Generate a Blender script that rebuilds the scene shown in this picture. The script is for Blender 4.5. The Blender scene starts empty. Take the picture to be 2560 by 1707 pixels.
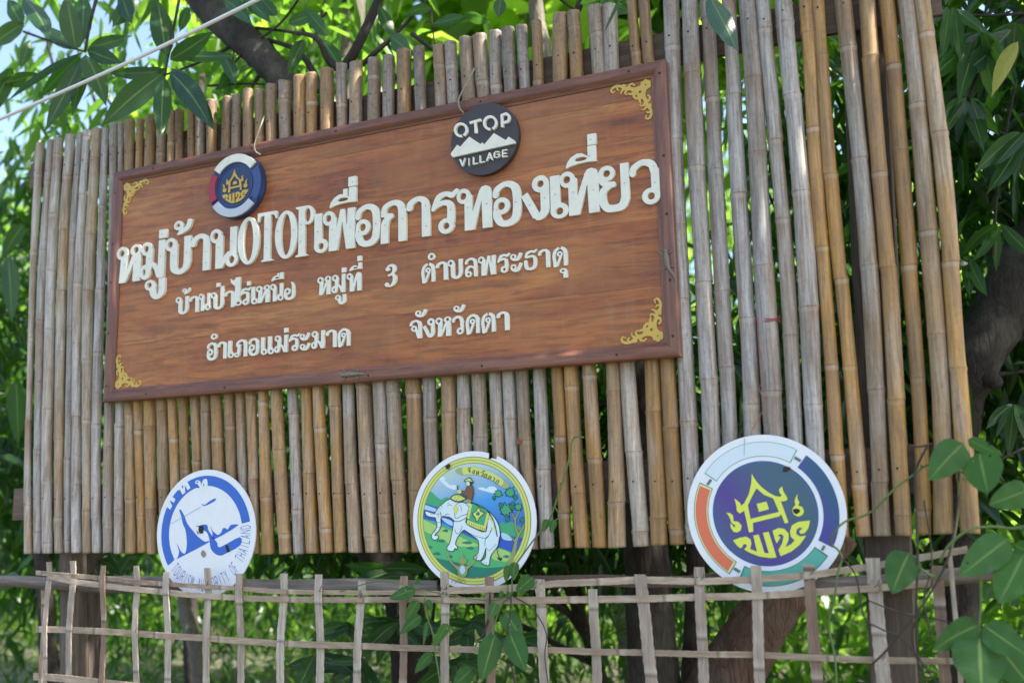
import bpy, bmesh, math, random
import numpy as np
from mathutils import Vector, Matrix
from mathutils.geometry import tessellate_polygon
random.seed(7); rng = np.random.default_rng(7)
sc = bpy.context.scene; col = sc.collection
PI = math.pi

# ------------------------------------------------------------------ camera
# the place is measured in metres: x along the bamboo wall, y away from the viewer, z up
F = 2391.9; CX, CY = 1280.0, 853.5
YAW, PITCH, ROLL = -.4108, .1604, .0235
SCL = .7242; ZB = 1.967                      # ZB = height of the board's lower edge
CAM = np.array([4.2737*SCL, -4*SCL, 1.55])
_f = np.array([math.sin(YAW)*math.cos(PITCH), math.cos(YAW)*math.cos(PITCH), math.sin(PITCH)])
_r = np.array([math.cos(YAW), -math.sin(YAW), 0.]); _d = np.cross(_f, _r)
_r2 = _r*math.cos(ROLL)+_d*math.sin(ROLL); _d2 = -_r*math.sin(ROLL)+_d*math.cos(ROLL)
def U(px, py, y=0.):
    """point of the vertical plane y = const seen at photograph pixel (px, py)"""
    d = _r2*((px-CX)/F)+_d2*((py-CY)/F)+_f
    return CAM+d*((y-CAM[1])/d[1])
def depth(p): return float(np.dot(np.array(p)-CAM, _f))
cd = bpy.data.cameras.new('camera'); cam = bpy.data.objects.new('camera', cd); col.objects.link(cam)
M = Matrix(((_r2[0], -_d2[0], -_f[0], CAM[0]), (_r2[1], -_d2[1], -_f[1], CAM[1]), (_r2[2], -_d2[2], -_f[2], CAM[2]), (0, 0, 0, 1)))
cam.matrix_world = M
cd.sensor_width = 36; cd.lens = F/2560*36; cd.clip_start = .05; cd.clip_end = 500
cd.dof.use_dof = True; cd.dof.focus_distance = 3.35; cd.dof.aperture_fstop = 1.5
sc.camera = cam

# ------------------------------------------------------------------ light
SUN_DIR = Vector((.74, -.04, 1.05)).normalized()       # towards the sun: high, from the right, almost along the wall
world = bpy.data.worlds.new('World'); sc.world = world; world.use_nodes = True
wn = world.node_tree; bg = wn.nodes['Background']
sky = wn.nodes.new('ShaderNodeTexSky'); sky.sky_type = 'NISHITA'; sky.sun_disc = False
sky.sun_elevation = math.asin(SUN_DIR.z); sky.sun_rotation = math.atan2(SUN_DIR.x, SUN_DIR.y)
sky.air_density = 1.0; sky.dust_density = 2.7
wn.links.new(sky.outputs[0], bg.inputs[0]); bg.inputs[1].default_value = .15
sd = bpy.data.lights.new('sun', 'SUN'); sd.energy = 5; sd.angle = math.radians(.55); sd.color = (1, .95, .86)
sun = bpy.data.objects.new('sun', sd); col.objects.link(sun)
sun.rotation_euler = SUN_DIR.to_track_quat('Z', 'Y').to_euler()
sc.view_settings.view_transform = 'Standard'; sc.view_settings.look = 'None'
sc.view_settings.gamma = 1; sc.view_settings.use_curve_mapping = False
sc.view_settings.exposure = 1.55
sc.cycles.max_bounces = 8; sc.cycles.transmission_bounces = 5

# ------------------------------------------------------------------ helpers
def tag(o, label=None, cat=None, group=None, kind=None):
    if label: o['label'] = label
    if cat: o['category'] = cat
    if group: o['group'] = group
    if kind: o['kind'] = kind
    return o
def empty(name, loc, label=None, cat=None, group=None):
    o = bpy.data.objects.new(name, None); col.objects.link(o); o.location = Vector(loc); o.empty_display_size = .1
    return tag(o, label, cat, group)
def link(name, me, mat=None, parent=None, loc=None):
    """link a mesh whose vertices are in world coordinates (or local ones if loc is given)"""
    o = bpy.data.objects.new(name, me); col.objects.link(o)
    if mat is not None and not me.materials: me.materials.append(mat)
    L = Vector(loc) if loc is not None else None
    if L is None:
        if len(me.vertices):
            n = len(me.vertices); a = np.empty(n*3, 'f'); me.vertices.foreach_get('co', a); a = a.reshape(-1, 3)
            c = (a.min(0)+a.max(0))/2; c[2] = a[:, 2].min(); me.vertices.foreach_set('co', (a-c).ravel()); L = Vector([float(t) for t in c])
        else: L = Vector((0, 0, 0))
    if parent is not None:
        P = Vector((0, 0, 0)); q = parent
        while q is not None: P += q.location; q = q.parent
        o.parent = parent; o.location = L-P
    else: o.location = L
    return o
def mesh(name, V, Fc, smooth=False):
    me = bpy.data.meshes.new(name); me.from_pydata([tuple(map(float, v)) for v in V], [], [tuple(map(int, f)) for f in Fc])
    if smooth: me.polygons.foreach_set('use_smooth', [True]*len(me.polygons))
    me.update(); return me
def bigmesh(name, V, Q, uv=None, smooth=False):
    """V (n,3), Q (m,k) numpy -> mesh, fast"""
    me = bpy.data.meshes.new(name); V = np.asarray(V, 'f'); Q = np.asarray(Q, 'i'); k = Q.shape[1]
    me.vertices.add(len(V)); me.vertices.foreach_set('co', V.ravel())
    me.loops.add(Q.size); me.loops.foreach_set('vertex_index', Q.ravel())
    me.polygons.add(len(Q)); me.polygons.foreach_set('loop_start', np.arange(0, Q.size, k, dtype='i'))
    if smooth: me.polygons.foreach_set('use_smooth', np.ones(len(Q), bool))
    me.update(calc_edges=True)
    if uv is not None:
        l = me.uv_layers.new(name='UVMap'); l.data.foreach_set('uv', np.asarray(uv, 'f')[Q.ravel()].ravel())
    return me
def tube(pts, rad, n=8, cap=True):
    """pts list of 3-D points, rad number or list -> V, F"""
    pts = [Vector([float(c) for c in p]) for p in pts]; V = []; Fc = []
    rad = rad if hasattr(rad, '__len__') else [rad]*len(pts)
    up = Vector((.3, .9, .2)).normalized()
    for i, p in enumerate(pts):
        t = (pts[min(i+1, len(pts)-1)]-pts[max(i-1, 0)]).normalized()
        a = t.cross(up)
        if a.length < 1e-3: a = t.cross(Vector((1, 0, 0)))
        a.normalize(); b = t.cross(a).normalized(); up = -b if up.dot(b) < 0 else b
        a = t.cross(up).normalized(); b = up
        for k in range(n):
            w = 2*PI*k/n; V.append(p+(a*math.cos(w)+b*math.sin(w))*rad[i])
    for i in range(len(pts)-1):
        for k in range(n):
            Fc.append((i*n+k, i*n+(k+1) % n, (i+1)*n+(k+1) % n, (i+1)*n+k))
    if cap: Fc += [tuple(range(n))[::-1], tuple((len(pts)-1)*n+k for k in range(n))]
    return V, Fc
def catmull(P, m=6, closed=False):
    P = np.asarray(P, float); n = len(P)
    if n < 3: return P
    out = []
    rngi = range(n if closed else n-1)
    for i in rngi:
        p0, p1, p2, p3 = (P[(i-1) % n] if closed or i > 0 else 2*P[0]-P[1]), P[i], P[(i+1) % n], (P[(i+2) % n] if closed or i+2 < n else 2*P[-1]-P[-2])
        for j in range(m):
            t = j/m; out.append(.5*((2*p1)+(-p0+p2)*t+(2*p0-5*p1+4*p2-p3)*t*t+(-p0+3*p1-3*p2+p3)*t**3))
    if not closed: out.append(P[-1])
    return np.array(out)
def box(x0, x1, y0, y1, z0, z1):
    V = [(x, y, z) for z in (z0, z1) for y in (y0, y1) for x in (x0, x1)]
    return V, [(0, 2, 3, 1), (4, 5, 7, 6), (0, 1, 5, 4), (2, 6, 7, 3), (0, 4, 6, 2), (1, 3, 7, 5)]
def join(parts):
    V = []; Fc = []
    for v, f in parts:
        k = len(V); V += list(v); Fc += [tuple(i+k for i in q) for q in f]
    return V, Fc

# ------------------------------------------------------------------ materials
class NT:
    def __init__(s, name):
        s.m = bpy.data.materials.new(name); s.m.use_nodes = True; s.t = s.m.node_tree; s.b = s.t.nodes['Principled BSDF']; s.out = s.t.nodes['Material Output']
    def n(s, ty, **kw):
        x = s.t.nodes.new(ty)
        for k, v in kw.items():
            if k.startswith('i_'):
                key = k[2:]; key = int(key) if key.isdigit() else key.replace('_', ' ')
                x.inputs[key].default_value = v
            else: setattr(x, k, v)
        return x
    def l(s, a, b): s.t.links.new(a, b)
    def mix(s, f, a, b, blend='MIX'):
        x = s.t.nodes.new('ShaderNodeMix'); x.data_type = 'RGBA'; x.blend_type = blend
        for sock, v in ((x.inputs[0], f), (x.inputs[6], a), (x.inputs[7], b)):
            if hasattr(v, 'is_linked'): s.l(v, sock)
            elif isinstance(v, (int, float)): sock.default_value = v
            else: sock.default_value = (*v, 1) if len(v) == 3 else v
        return x.outputs[2]
    def math(s, op, a, b=0., c=None):
        x = s.t.nodes.new('ShaderNodeMath'); x.operation = op
        for i, v in enumerate((a, b) if c is None else (a, b, c)):
            if hasattr(v, 'is_linked'): s.l(v, x.inputs[i])
            else: x.inputs[i].default_value = v
        return x.outputs[0]
    def ramp(s, f, stops):
        x = s.t.nodes.new('ShaderNodeValToRGB'); cr = x.color_ramp
        while len(cr.elements) < len(stops): cr.elements.new(.5)
        for e, (p, c) in zip(cr.elements, stops):
            e.position = p; e.color = (*c, 1) if hasattr(c, '__len__') else (c, c, c, 1)
        s.l(f, x.inputs[0]); return x.outputs[0]
    def noise(s, vec, scale, detail=4, rough=.55, dist=0.):
        x = s.n('ShaderNodeTexNoise', i_Scale=scale, i_Detail=detail, i_Roughness=rough, i_Distortion=dist); s.l(vec, x.inputs['Vector']); return x.outputs[0]
    def coords(s, scale=(1, 1, 1), rnd=True):
        tc = s.n('ShaderNodeTexCoord'); v = tc.outputs['Object']
        if rnd:
            oi = s.n('ShaderNodeObjectInfo'); k = s.math('MULTIPLY', oi.outputs['Random'], 57.)
            cb = s.n('ShaderNodeCombineXYZ')
            for i in range(3): s.l(k, cb.inputs[i])
            a = s.n('ShaderNodeVectorMath', operation='ADD'); s.l(v, a.inputs[0]); s.l(cb.outputs[0], a.inputs[1]); v = a.outputs[0]
        mp = s.n('ShaderNodeMapping'); mp.inputs['Scale'].default_value = scale; s.l(v, mp.inputs['Vector']); return mp.outputs[0]
    def bump(s, h, strength=.3, dist=.002):
        x = s.n('ShaderNodeBump', i_Strength=strength, i_Distance=dist); s.l(h, x.inputs['Height']); s.l(x.outputs[0], s.b.inputs['Normal'])
def setc(t, v):
    if hasattr(v, 'is_linked'): t.l(v, t.b.inputs['Base Color'])
    else: t.b.inputs['Base Color'].default_value = (*v, 1)
_mc = {}
def paint(name, c, rough=.45, dirt=.25, var=0.):
    if name in _mc: return _mc[name]
    t = NT(name); v = t.coords(rnd=False); n = t.noise(v, 28, 5, .65); n2 = t.noise(v, 170, 3)
    d = t.ramp(n, [(.35, 0.), (.75, 1.)]); cc = t.mix(t.math('MULTIPLY', d, dirt), c, [x*.62+.03 for x in c])
    setc(t, cc); t.b.inputs['Roughness'].default_value = rough; t.bump(n2, .15, .0006); _mc[name] = t.m; return t.m

def bamboo_material():
    t = NT('bamboo_skin')
    v = t.coords((1, 1, .05)); v2 = t.coords((1, 1, .3)); v3 = t.coords((1, 1, .8)); v4 = t.coords((.7, .7, .12))
    at = t.n('ShaderNodeAttribute', attribute_name='tone'); nd = t.n('ShaderNodeAttribute', attribute_name='node'); wt = t.n('ShaderNodeAttribute', attribute_name='wear_shade')
    oi = t.n('ShaderNodeObjectInfo'); rnd = oi.outputs['Random']
    big = t.noise(v2, 5, 4, .6, .3)
    tone = t.math('ADD', at.outputs['Fac'], t.math('MULTIPLY', t.math('SUBTRACT', big, .5), 1.3))
    tone = t.math('MAXIMUM', t.math('MINIMUM', tone, 1.), 0.)
    base = t.ramp(tone, [(0, (.50, .48, .46)), (.28, (.46, .41, .345)), (.5, (.45, .29, .13)), (1, (.50, .255, .045))])
    # broad weathered sides and pale sun-bleached strips running with the grain
    sd = t.noise(v4, 18, 3, .6); base = t.mix(t.math('MULTIPLY', t.ramp(sd, [(.48, 0.), (.62, 1.)]), .55), base, (.25, .165, .095))
    base = t.mix(t.math('MULTIPLY', t.ramp(sd, [(.36, 1.), (.46, 0.)]), .4), base, (.52, .47, .42))
    st = t.noise(v, 120, 5, .7); sm = t.ramp(st, [(.38, 0.), (.5, .55), (.62, 1.)])
    base = t.mix(t.math('MULTIPLY', t.math('SUBTRACT', 1., sm), .62), base, (.11, .07, .045))
    st2 = t.noise(v, 40, 4, .6); sm2 = t.ramp(st2, [(.56, 0.), (.68, 1.)])
    base = t.mix(t.math('MULTIPLY', sm2, .6), base, (.40, .225, .10))
    mo = t.noise(v3, 75, 6, .8); mm = t.ramp(mo, [(.50, 0.), (.64, 1.)])
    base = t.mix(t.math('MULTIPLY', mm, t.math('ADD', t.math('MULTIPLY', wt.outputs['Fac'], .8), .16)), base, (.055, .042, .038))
    base = t.mix(t.math('MULTIPLY', wt.outputs['Fac'], .62), base, (.14, .095, .07))  # brown of weathering and of overhang shade, both painted into the colour
    dp = t.n('ShaderNodeAttribute', attribute_name='drip'); dn = t.noise(v, 62, 4, .65); dk = t.math('MULTIPLY', dp.outputs['Fac'], t.ramp(dn, [(.44, 0.), (.56, 1.)]))
    base = t.mix(t.math('MULTIPLY', dk, .8), base, (.22, .115, .05))
    # nodes: waxy pale ring, brown scar line, drips below
    base = t.mix(t.math('MULTIPLY', t.ramp(nd.outputs['Fac'], [(.5, 0.), (.85, 1.)]), t.math('MULTIPLY', .7, st)), base, (.56, .49, .42))
    sc_ = t.ramp(nd.outputs['Fac'], [(.0, 1.), (.16, 0.)])
    base = t.mix(t.math('MULTIPLY', sc_, t.math('ADD', .35, t.math('MULTIPLY', mo, .8))), base, (.12, .07, .04))
    hv = t.n('ShaderNodeHueSaturation'); t.l(base, hv.inputs['Color'])
    t.l(t.math('ADD', .80, t.math('MULTIPLY', rnd, .42)), hv.inputs['Value'])
    t.l(hv.outputs[0], t.b.inputs['Base Color'])
    t.l(t.math('ADD', .32, t.math('MULTIPLY', mo, .4)), t.b.inputs['Roughness'])
    t.bump(t.math('ADD', st, t.math('MULTIPLY', mo, .7)), .6, .002)
    return t.m
def wood(name, c1, c2, c3, axis=0, scale=1., rough=.4, streak=.5, coat=0., bump=.25):
    t = NT(name); s = [1, 1, 1]
    for i in range(3): s[i] = .07 if i == axis else 1.
    s = [q*scale for q in s]
    v = t.coords(tuple(s)); vb = t.coords(tuple(q*(.35 if i != axis else .6) for i, q in enumerate(s)))
    g = t.noise(v, 55, 6, .62, .5); g2 = t.noise(v, 160, 4, .7); b = t.noise(vb, 9, 5, .6, .8)
    base = t.ramp(b, [(.3, c1), (.5, c2), (.72, c3)])
    base = t.mix(t.math('MULTIPLY', t.ramp(g, [(.42, 1.), (.6, 0.)]), streak), base, [q*.5 for q in c1])
    base = t.mix(t.math('MULTIPLY', t.ramp(g2, [(.5, 0.), (.75, 1.)]), .25), base, [min(1, q*1.5) for q in c3])
    if 'split' in name:
        sp = t.n('ShaderNodeSeparateXYZ'); t.l(t.coords(), sp.inputs[0]); fr = t.math('FRACT', t.math('MULTIPLY', sp.outputs[axis], 3.3))
        base = t.mix(t.math('MULTIPLY', t.ramp(fr, [(0., 0.), (.46, 0.), (.485, 1.), (.50, .2), (.54, 0.)]), .7), base, [q*.45 for q in c1]); base = t.mix(t.math('MULTIPLY', t.ramp(fr, [(.5, 0.), (.52, 1.), (.60, 0.)]), .4), base, (.60, .54, .46))
    setc(t, base); t.l(t.math('ADD', rough-.1, t.math('MULTIPLY', g, .25)), t.b.inputs['Roughness'])
    t.b.inputs['Coat Weight'].default_value = coat; t.b.inputs['Coat Roughness'].default_value = .25
    t.bump(t.math('ADD', g, g2), bump, .0015); return t.m
def board_material():
    """varnished hardwood plank with stains, sun-bleach and drip marks"""
    t = NT('varnished_plank')
    v = t.coords((.09, 1, 1)); vb = t.coords((.12, 1, .8)); vo = t.coords((1, 1, 1)); vz = t.coords((1, 1, .18))
    g = t.noise(v, 60, 7, .65, .6); g2 = t.noise(v, 210, 4, .7); b = t.noise(vb, 8, 5, .6, .9); big = t.noise(vo, 2.2, 4, .6)
    base = t.ramp(b, [(.25, (.17, .044, .014)), (.42, (.30, .086, .024)), (.58, (.42, .145, .036)), (.74, (.53, .24, .068))])
    base = t.mix(t.math('MULTIPLY', t.ramp(g, [(.4, 1.), (.56, 0.)]), .55), base, (.085, .03, .016))
    base = t.mix(t.math('MULTIPLY', t.ramp(g2, [(.5, 0.), (.72, 1.)]), .3), base, (.42, .20, .09))
    base = t.mix(t.math('MULTIPLY', t.ramp(big, [(.45, 0.), (.68, 1.)]), .6), base, (.36, .155, .062))
    dr = t.noise(vz, 30, 5, .7); base = t.mix(t.math('MULTIPLY', t.ramp(dr, [(.54, 0.), (.76, 1.)]), .26), base, (.34, .23, .15))
    bl = t.noise(vo, 13, 6, .7); base = t.mix(t.math('MULTIPLY', t.ramp(bl, [(.58, 0.), (.70, 1.)]), .5), base, (.16, .10, .055))
    oi = t.n('ShaderNodeObjectInfo'); hv = t.n('ShaderNodeHueSaturation'); t.l(base, hv.inputs['Color'])
    t.l(t.math('ADD', .94, t.math('MULTIPLY', oi.outputs['Random'], .12)), hv.inputs['Value']); t.l(hv.outputs[0], t.b.inputs['Base Color'])
    t.l(t.math('ADD', .30, t.math('MULTIPLY', big, .35)), t.b.inputs['Roughness']); t.b.inputs['Specular IOR Level'].default_value = .4; t.b.inputs['Coat Weight'].default_value = .12; t.b.inputs['Coat Roughness'].default_value = .3
    t.bump(t.math('ADD', g, t.math('MULTIPLY', g2, .5)), .25, .001); return t.m
def leaf_material(name, dark, light, trans, tw=.45, rough=.38, veins=False, spec=.5):
    t = NT(name)
    geo = t.n('ShaderNodeNewGeometry'); oi = t.n('ShaderNodeObjectInfo')
    r = geo.outputs['Random Per Island']; k = t.math('FRACT', t.math('ADD', r, oi.outputs['Random']))
    c = t.mix(k, dark, light)
    tr = t.mix(k, [q*.75 for q in trans], trans)
    if veins:
        uv = t.n('ShaderNodeUVMap'); sp = t.n('ShaderNodeSeparateXYZ'); t.l(uv.outputs[0], sp.inputs[0])
        ax = t.math('ABSOLUTE', t.math('SUBTRACT', sp.outputs[0], .5))
        mid = t.ramp(ax, [(0., 1.), (.022, 1.), (.045, 0.)])
        w = t.math('SINE', t.math('MULTIPLY', t.math('SUBTRACT', sp.outputs[1], t.math('MULTIPLY', ax, .28)), 95.))
        side = t.ramp(w, [(.9, 0.), (1., 1.)])
        no = t.noise(t.coords(), 45, 4, .6)
        sp_ = t.noise(t.coords(), 120, 3, .5); c = t.mix(t.math('MULTIPLY', t.ramp(sp_, [(.69, 0.), (.73, 1.)]), .8), c, (.16, .10, .035))
        c = t.mix(t.math('MULTIPLY', t.ramp(no, [(.35, 0.), (.75, 1.)]), .35), c, [q*1.5 for q in light])
        c = t.mix(t.math('MULTIPLY', side, .38), c, [q*2.4 for q in light]); c = t.mix(t.math('MULTIPLY', mid, .75), c, (.20, .30, .09))
        t.bump(t.math('SUBTRACT', 0., t.math('ADD', side, mid)), .5, .0015)
    t.l(c, t.b.inputs['Base Color']); t.b.inputs['Roughness'].default_value = rough; t.b.inputs['Specular IOR Level'].default_value = spec
    hole = None
    if name == 'vine_leaf': hole = t.ramp(t.noise(t.coords(), 62, 2, .4), [(.735, 0.), (.74, 1.)])
    tb = t.n('ShaderNodeBsdfTranslucent'); t.l(tr, tb.inputs[0]); mx = t.n('ShaderNodeMixShader', i_Fac=tw)
    t.l(t.b.outputs[0], mx.inputs[1]); t.l(tb.outputs[0], mx.inputs[2]); t.l(mx.outputs[0], t.out.inputs[0])
    if hole is not None:
        tp = t.n('ShaderNodeBsdfTransparent'); m2 = t.n('ShaderNodeMixShader'); t.l(hole, m2.inputs[0]); t.l(mx.outputs[0], m2.inputs[1]); t.l(tp.outputs[0], m2.inputs[2]); t.l(m2.outputs[0], t.out.inputs[0])
    return t.m
def bark(name, c1, c2, scale=1.):
    t = NT(name); v = t.coords((1, 1, .28)); n = t.noise(v, 26*scale, 7, .72, .6); n2 = t.noise(t.coords(), 5*scale, 4)
    vo = t.n('ShaderNodeTexVoronoi', i_Scale=34*scale, feature='DISTANCE_TO_EDGE'); t.l(v, vo.inputs['Vector'])
    c = t.mix(t.ramp(n, [(.35, 0.), (.68, 1.)]), c1, c2); c = t.mix(t.math('MULTIPLY', t.ramp(n2, [(.5, 0.), (.7, 1.)]), .4), c, (.16, .15, .11))
    c = t.mix(t.math('MULTIPLY', t.ramp(vo.outputs[0], [(0., 1.), (.10, 0.)]), .3), c, [q*.4 for q in c1])
    setc(t, c); t.b.inputs['Roughness'].default_value = .9; t.bump(t.math('ADD', t.math('MULTIPLY', n, 2.), t.ramp(vo.outputs[0], [(0., 0.), (.15, .4)])), .7, .008); return t.m

M_bam = bamboo_material(); M_board = board_material()
M_frame = wood('varnished_frame_wood', (.13, .045, .028), (.20, .072, .04), (.27, .125, .08), 0, 1.2, .42, .55, .15)
M_frame_v = wood('varnished_frame_wood_upright', (.13, .045, .028), (.20, .072, .04), (.27, .125, .08), 2, 1.2, .42, .55, .15)
M_plank = wood('rough_brown_plank', (.10, .065, .045), (.15, .10, .07), (.21, .15, .11), 0, 1., .8, .5, 0, .6)
M_strip_h = wood('split_bamboo_strip', (.26, .18, .12), (.42, .32, .225), (.52, .43, .33), 0, 1.6, .55, .4, 0, .5)
M_strip_v = wood('split_bamboo_upright', (.27, .205, .155), (.43, .35, .28), (.54, .47, .40), 2, 1.6, .6, .45, 0, .5)
M_strip_b = wood('split_bamboo_brown', (.16, .095, .065), (.26, .17, .12), (.34, .25, .18), 2, 1.6, .6, .4, 0, .5)
M_post = wood('weathered_post_wood', (.085, .062, .048), (.14, .105, .082), (.22, .175, .14), 2, .9, .85, .5, 0, .9)
M_bark_dark = bark('dark_bark', (.018, .013, .011), (.055, .040, .032)); M_bark_pale = bark('pale_bark', (.14, .115, .09), (.27, .23, .185), .8)
M_bark_red = bark('reddish_bark', (.075, .042, .028), (.17, .10, .066))
M_cream = paint('cream_paint', (.80, .79, .68), .5, .42); M_white = paint('white_plastic', (.80, .83, .86), .35, .16)
M_gold = paint('gold_paint', (.60, .40, .07), .42, .45); M_navy = paint('navy_paint', (.018, .038, .12), .4, .3); M_navy_l = paint('navy_paint_light', (.03, .07, .22), .4, .3)
M_red = paint('red_paint', (.33, .02, .035), .4, .4); M_greyw = paint('grey_white_paint', (.50, .56, .62), .5, .3); M_emb = paint('dark_brown_board_paint', (.045, .034, .036), .4, .5)
M_rust = paint('nail_rust', (.022, .015, .012), .8, .3)
M_rope = paint('grey_cord', (.30, .28, .22), .9, .3); M_wrope = paint('white_rope_fibre', (.72, .74, .76), .8, .1); M_redstr = paint('red_string_fibre', (.36, .10, .08), .8, .2)
M_leaf_near = leaf_material('mango_leaf', (.010, .040, .014), (.022, .068, .02), (.16, .42, .04), .32, .36, True)
M_leaf_vine = leaf_material('vine_leaf', (.028, .095, .024), (.045, .125, .032), (.22, .52, .06), .30, .55, True, .3)
M_leaf_blue = leaf_material('old_leaf', (.035, .085, .06), (.06, .12, .085), (.15, .32, .12), .22, .4, True)
M_leaf_yel = leaf_material('yellow_leaf', (.30, .30, .035), (.36, .34, .05), (.55, .52, .06), .4, .5, True)
M_leaf_mid = leaf_material('tree_leaf', (.018, .06, .012), (.05, .12, .02), (.30, .62, .05), .5, .4)
M_leaf_dark = leaf_material('mango_tree_leaf', (.010, .038, .010), (.022, .065, .014), (.16, .40, .03), .38, .35)
M_leaf_far = leaf_material('far_tree_leaf', (.02, .06, .012), (.06, .12, .025), (.46, .78, .08), .55, .32)
M_leaf_lit = leaf_material('broad_sunlit_leaf', (.05, .11, .015), (.08, .12, .02), (.50, .80, .07), .65, .5)
M_stem = paint('green_stem', (.10, .16, .04), .6, .3); M_dry = paint('dry_vine', (.055, .042, .03), .9, .3)

# ------------------------------------------------------------------ shape kit for lettering and emblems
def sd_poly(X, Y, P):
    P = np.asarray(P, float); n = len(P); d = np.full(X.shape, 1e18); s = np.ones(X.shape)
    for i in range(n):
        a = P[i]; b = P[i-1]; ex, ey = b-a; wx = X-a[0]; wy = Y-a[1]
        t = np.clip((wx*ex+wy*ey)/max(ex*ex+ey*ey, 1e-12), 0, 1); d = np.minimum(d, (wx-ex*t)**2+(wy-ey*t)**2)
        c1 = Y >= a[1]; c2 = Y < b[1]; c3 = ex*wy > ey*wx; q = (c1 & c2 & c3) | (~c1 & ~c2 & ~c3); s = np.where(q, -s, s)
    return s*np.sqrt(d)
def sd_ell(X, Y, cx, cy, rx, ry):
    k = np.sqrt(((X-cx)/rx)**2+((Y-cy)/ry)**2); return (k-1)*min(rx, ry)*np.where(k > 0, 1, 1)
def sd_stroke(X, Y, P):
    d = np.full(X.shape, 1e9); P = np.asarray(P, float)
    for i in range(len(P)-1):
        (ax, ay, aw), (bx, by, bw) = P[i], P[i+1]; L = math.hypot(bx-ax, by-ay)
        if L < 1e-9: continue
        nx, ny = -(by-ay)/L, (bx-ax)/L
        q = [(ax+nx*aw/2, ay+ny*aw/2), (bx+nx*bw/2, by+ny*bw/2), (bx-nx*bw/2, by-ny*bw/2), (ax-nx*aw/2, ay-ny*aw/2)]
        d = np.minimum(d, sd_poly(X, Y, q))
        if 0 < i: d = np.minimum(d, np.sqrt((X-ax)**2+(Y-ay)**2)-aw/2)
    return d
def contour(D, x0, y0, h, iso=0.):
    ny, nx = D.shape; D = D-iso; D = np.where(D == 0, 1e-9, D); nxt = {}; pts = {}
    def P(e):
        if e in pts: return
        k, j, i = e
        if k == 0: a, b = D[j, i], D[j, i+1]; t = a/(a-b); pts[e] = (x0+(i+t)*h, y0+j*h)
        else: a, b = D[j, i], D[j+1, i]; t = a/(a-b); pts[e] = (x0+i*h, y0+(j+t)*h)
    S = D < 0; C = S[:-1, :-1]*1+S[:-1, 1:]*2+S[1:, 1:]*4+S[1:, :-1]*8
    tab = {1: [(3, 0)], 2: [(0, 1)], 3: [(3, 1)], 4: [(1, 2)], 5: [(3, 2), (1, 0)], 6: [(0, 2)], 7: [(3, 2)], 8: [(2, 3)], 9: [(2, 0)], 10: [(0, 3), (2, 1)], 11: [(2, 1)], 12: [(1, 3)], 13: [(1, 0)], 14: [(0, 3)]}
    for j, i in zip(*np.nonzero((C > 0) & (C < 15))):
        ed = {0: (0, j, i), 1: (1, j, i+1), 2: (0, j+1, i), 3: (1, j, i)}
        for a, b in tab[int(C[j, i])]:
            P(ed[a]); P(ed[b]); nxt[ed[a]] = ed[b]
    loops = []
    while nxt:
        s = next(iter(nxt)); L = []; e = s
        while e in nxt: L.append(pts[e]); e = nxt.pop(e)
        if len(L) > 4: loops.append(simplify(L, h*.07))
    return loops
def simplify(L, eps):
    L = [np.array(p) for p in L]; ch = True
    while ch and len(L) > 6:
        ch = False; out = []; i = 0; n = len(L); skip = False
        for i in range(n):
            if skip: skip = False; out.append(L[i]); continue
            a = out[-1] if out else L[-1]; b = L[(i+1) % n]; p = L[i]; e = b-a; l = np.hypot(*e)
            if l > 0 and abs(e[0]*(p-a)[1]-e[1]*(p-a)[0])/l < eps and l < 40*eps/.07: ch = True; skip = True; continue
            out.append(p)
        L = out
    return [tuple(p) for p in L]
def area(L): return .5*sum(L[i-1][0]*L[i][1]-L[i][0]*L[i-1][1] for i in range(len(L)))
def inside(p, L):
    c = False
    for i in range(len(L)):
        (x1, y1), (x2, y2) = L[i-1], L[i]
        if (y1 > p[1]) != (y2 > p[1]) and p[0] < (x2-x1)*(p[1]-y1)/(y2-y1)+x1: c = not c
    return c
def groups(loops):
    """outer loops with their holes"""
    loops = [l for l in loops if abs(area(l)) > 1e-9]; dep = [sum(inside(l[0], m) for m in loops if m is not l) for l in loops]; G = []
    for l, d in zip(loops, dep):
        if d % 2 == 0: G.append([l]+[m for m, e in zip(loops, dep) if e == d+1 and inside(m[0], l)])
    return G
def slab(loops, th, fmap=None, bevel=0.):
    """2-D loops -> V,F of a plate: front at y=0 (towards the viewer), going back by th. fmap maps (a,b)->(x,z)"""
    V = []; Fc = []
    for G in groups(loops):
        R = [[(fmap(*p) if fmap else p) for p in L] for L in G]
        base = len(V); flat = [p for L in R for p in L]; V += [(p[0], 0., p[1]) for p in flat]
        tr = tessellate_polygon([[Vector((p[0], p[1], 0)) for p in L] for L in R])
        for a, b, c in tr:
            A, B, Cc = flat[a], flat[b], flat[c]
            s = (B[0]-A[0])*(Cc[1]-A[1])-(B[1]-A[1])*(Cc[0]-A[0])
            if abs(s) < 1e-14: continue
            Fc.append((base+a, base+b, base+c) if s > 0 else (base+a, base+c, base+b))
        if th > 0:
            b2 = len(V); V += [(p[0], th, p[1]) for p in flat]; k = 0
            for L in R:
                s = area(L); big = L is R[0]; n = len(L)
                for i in range(n):
                    a, b = k+i, k+(i+1) % n; q = (base+a, base+b, b2+b, b2+a)
                    Fc.append(q[::-1] if (s > 0) == big else q)
                k += n
    return V, Fc
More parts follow.
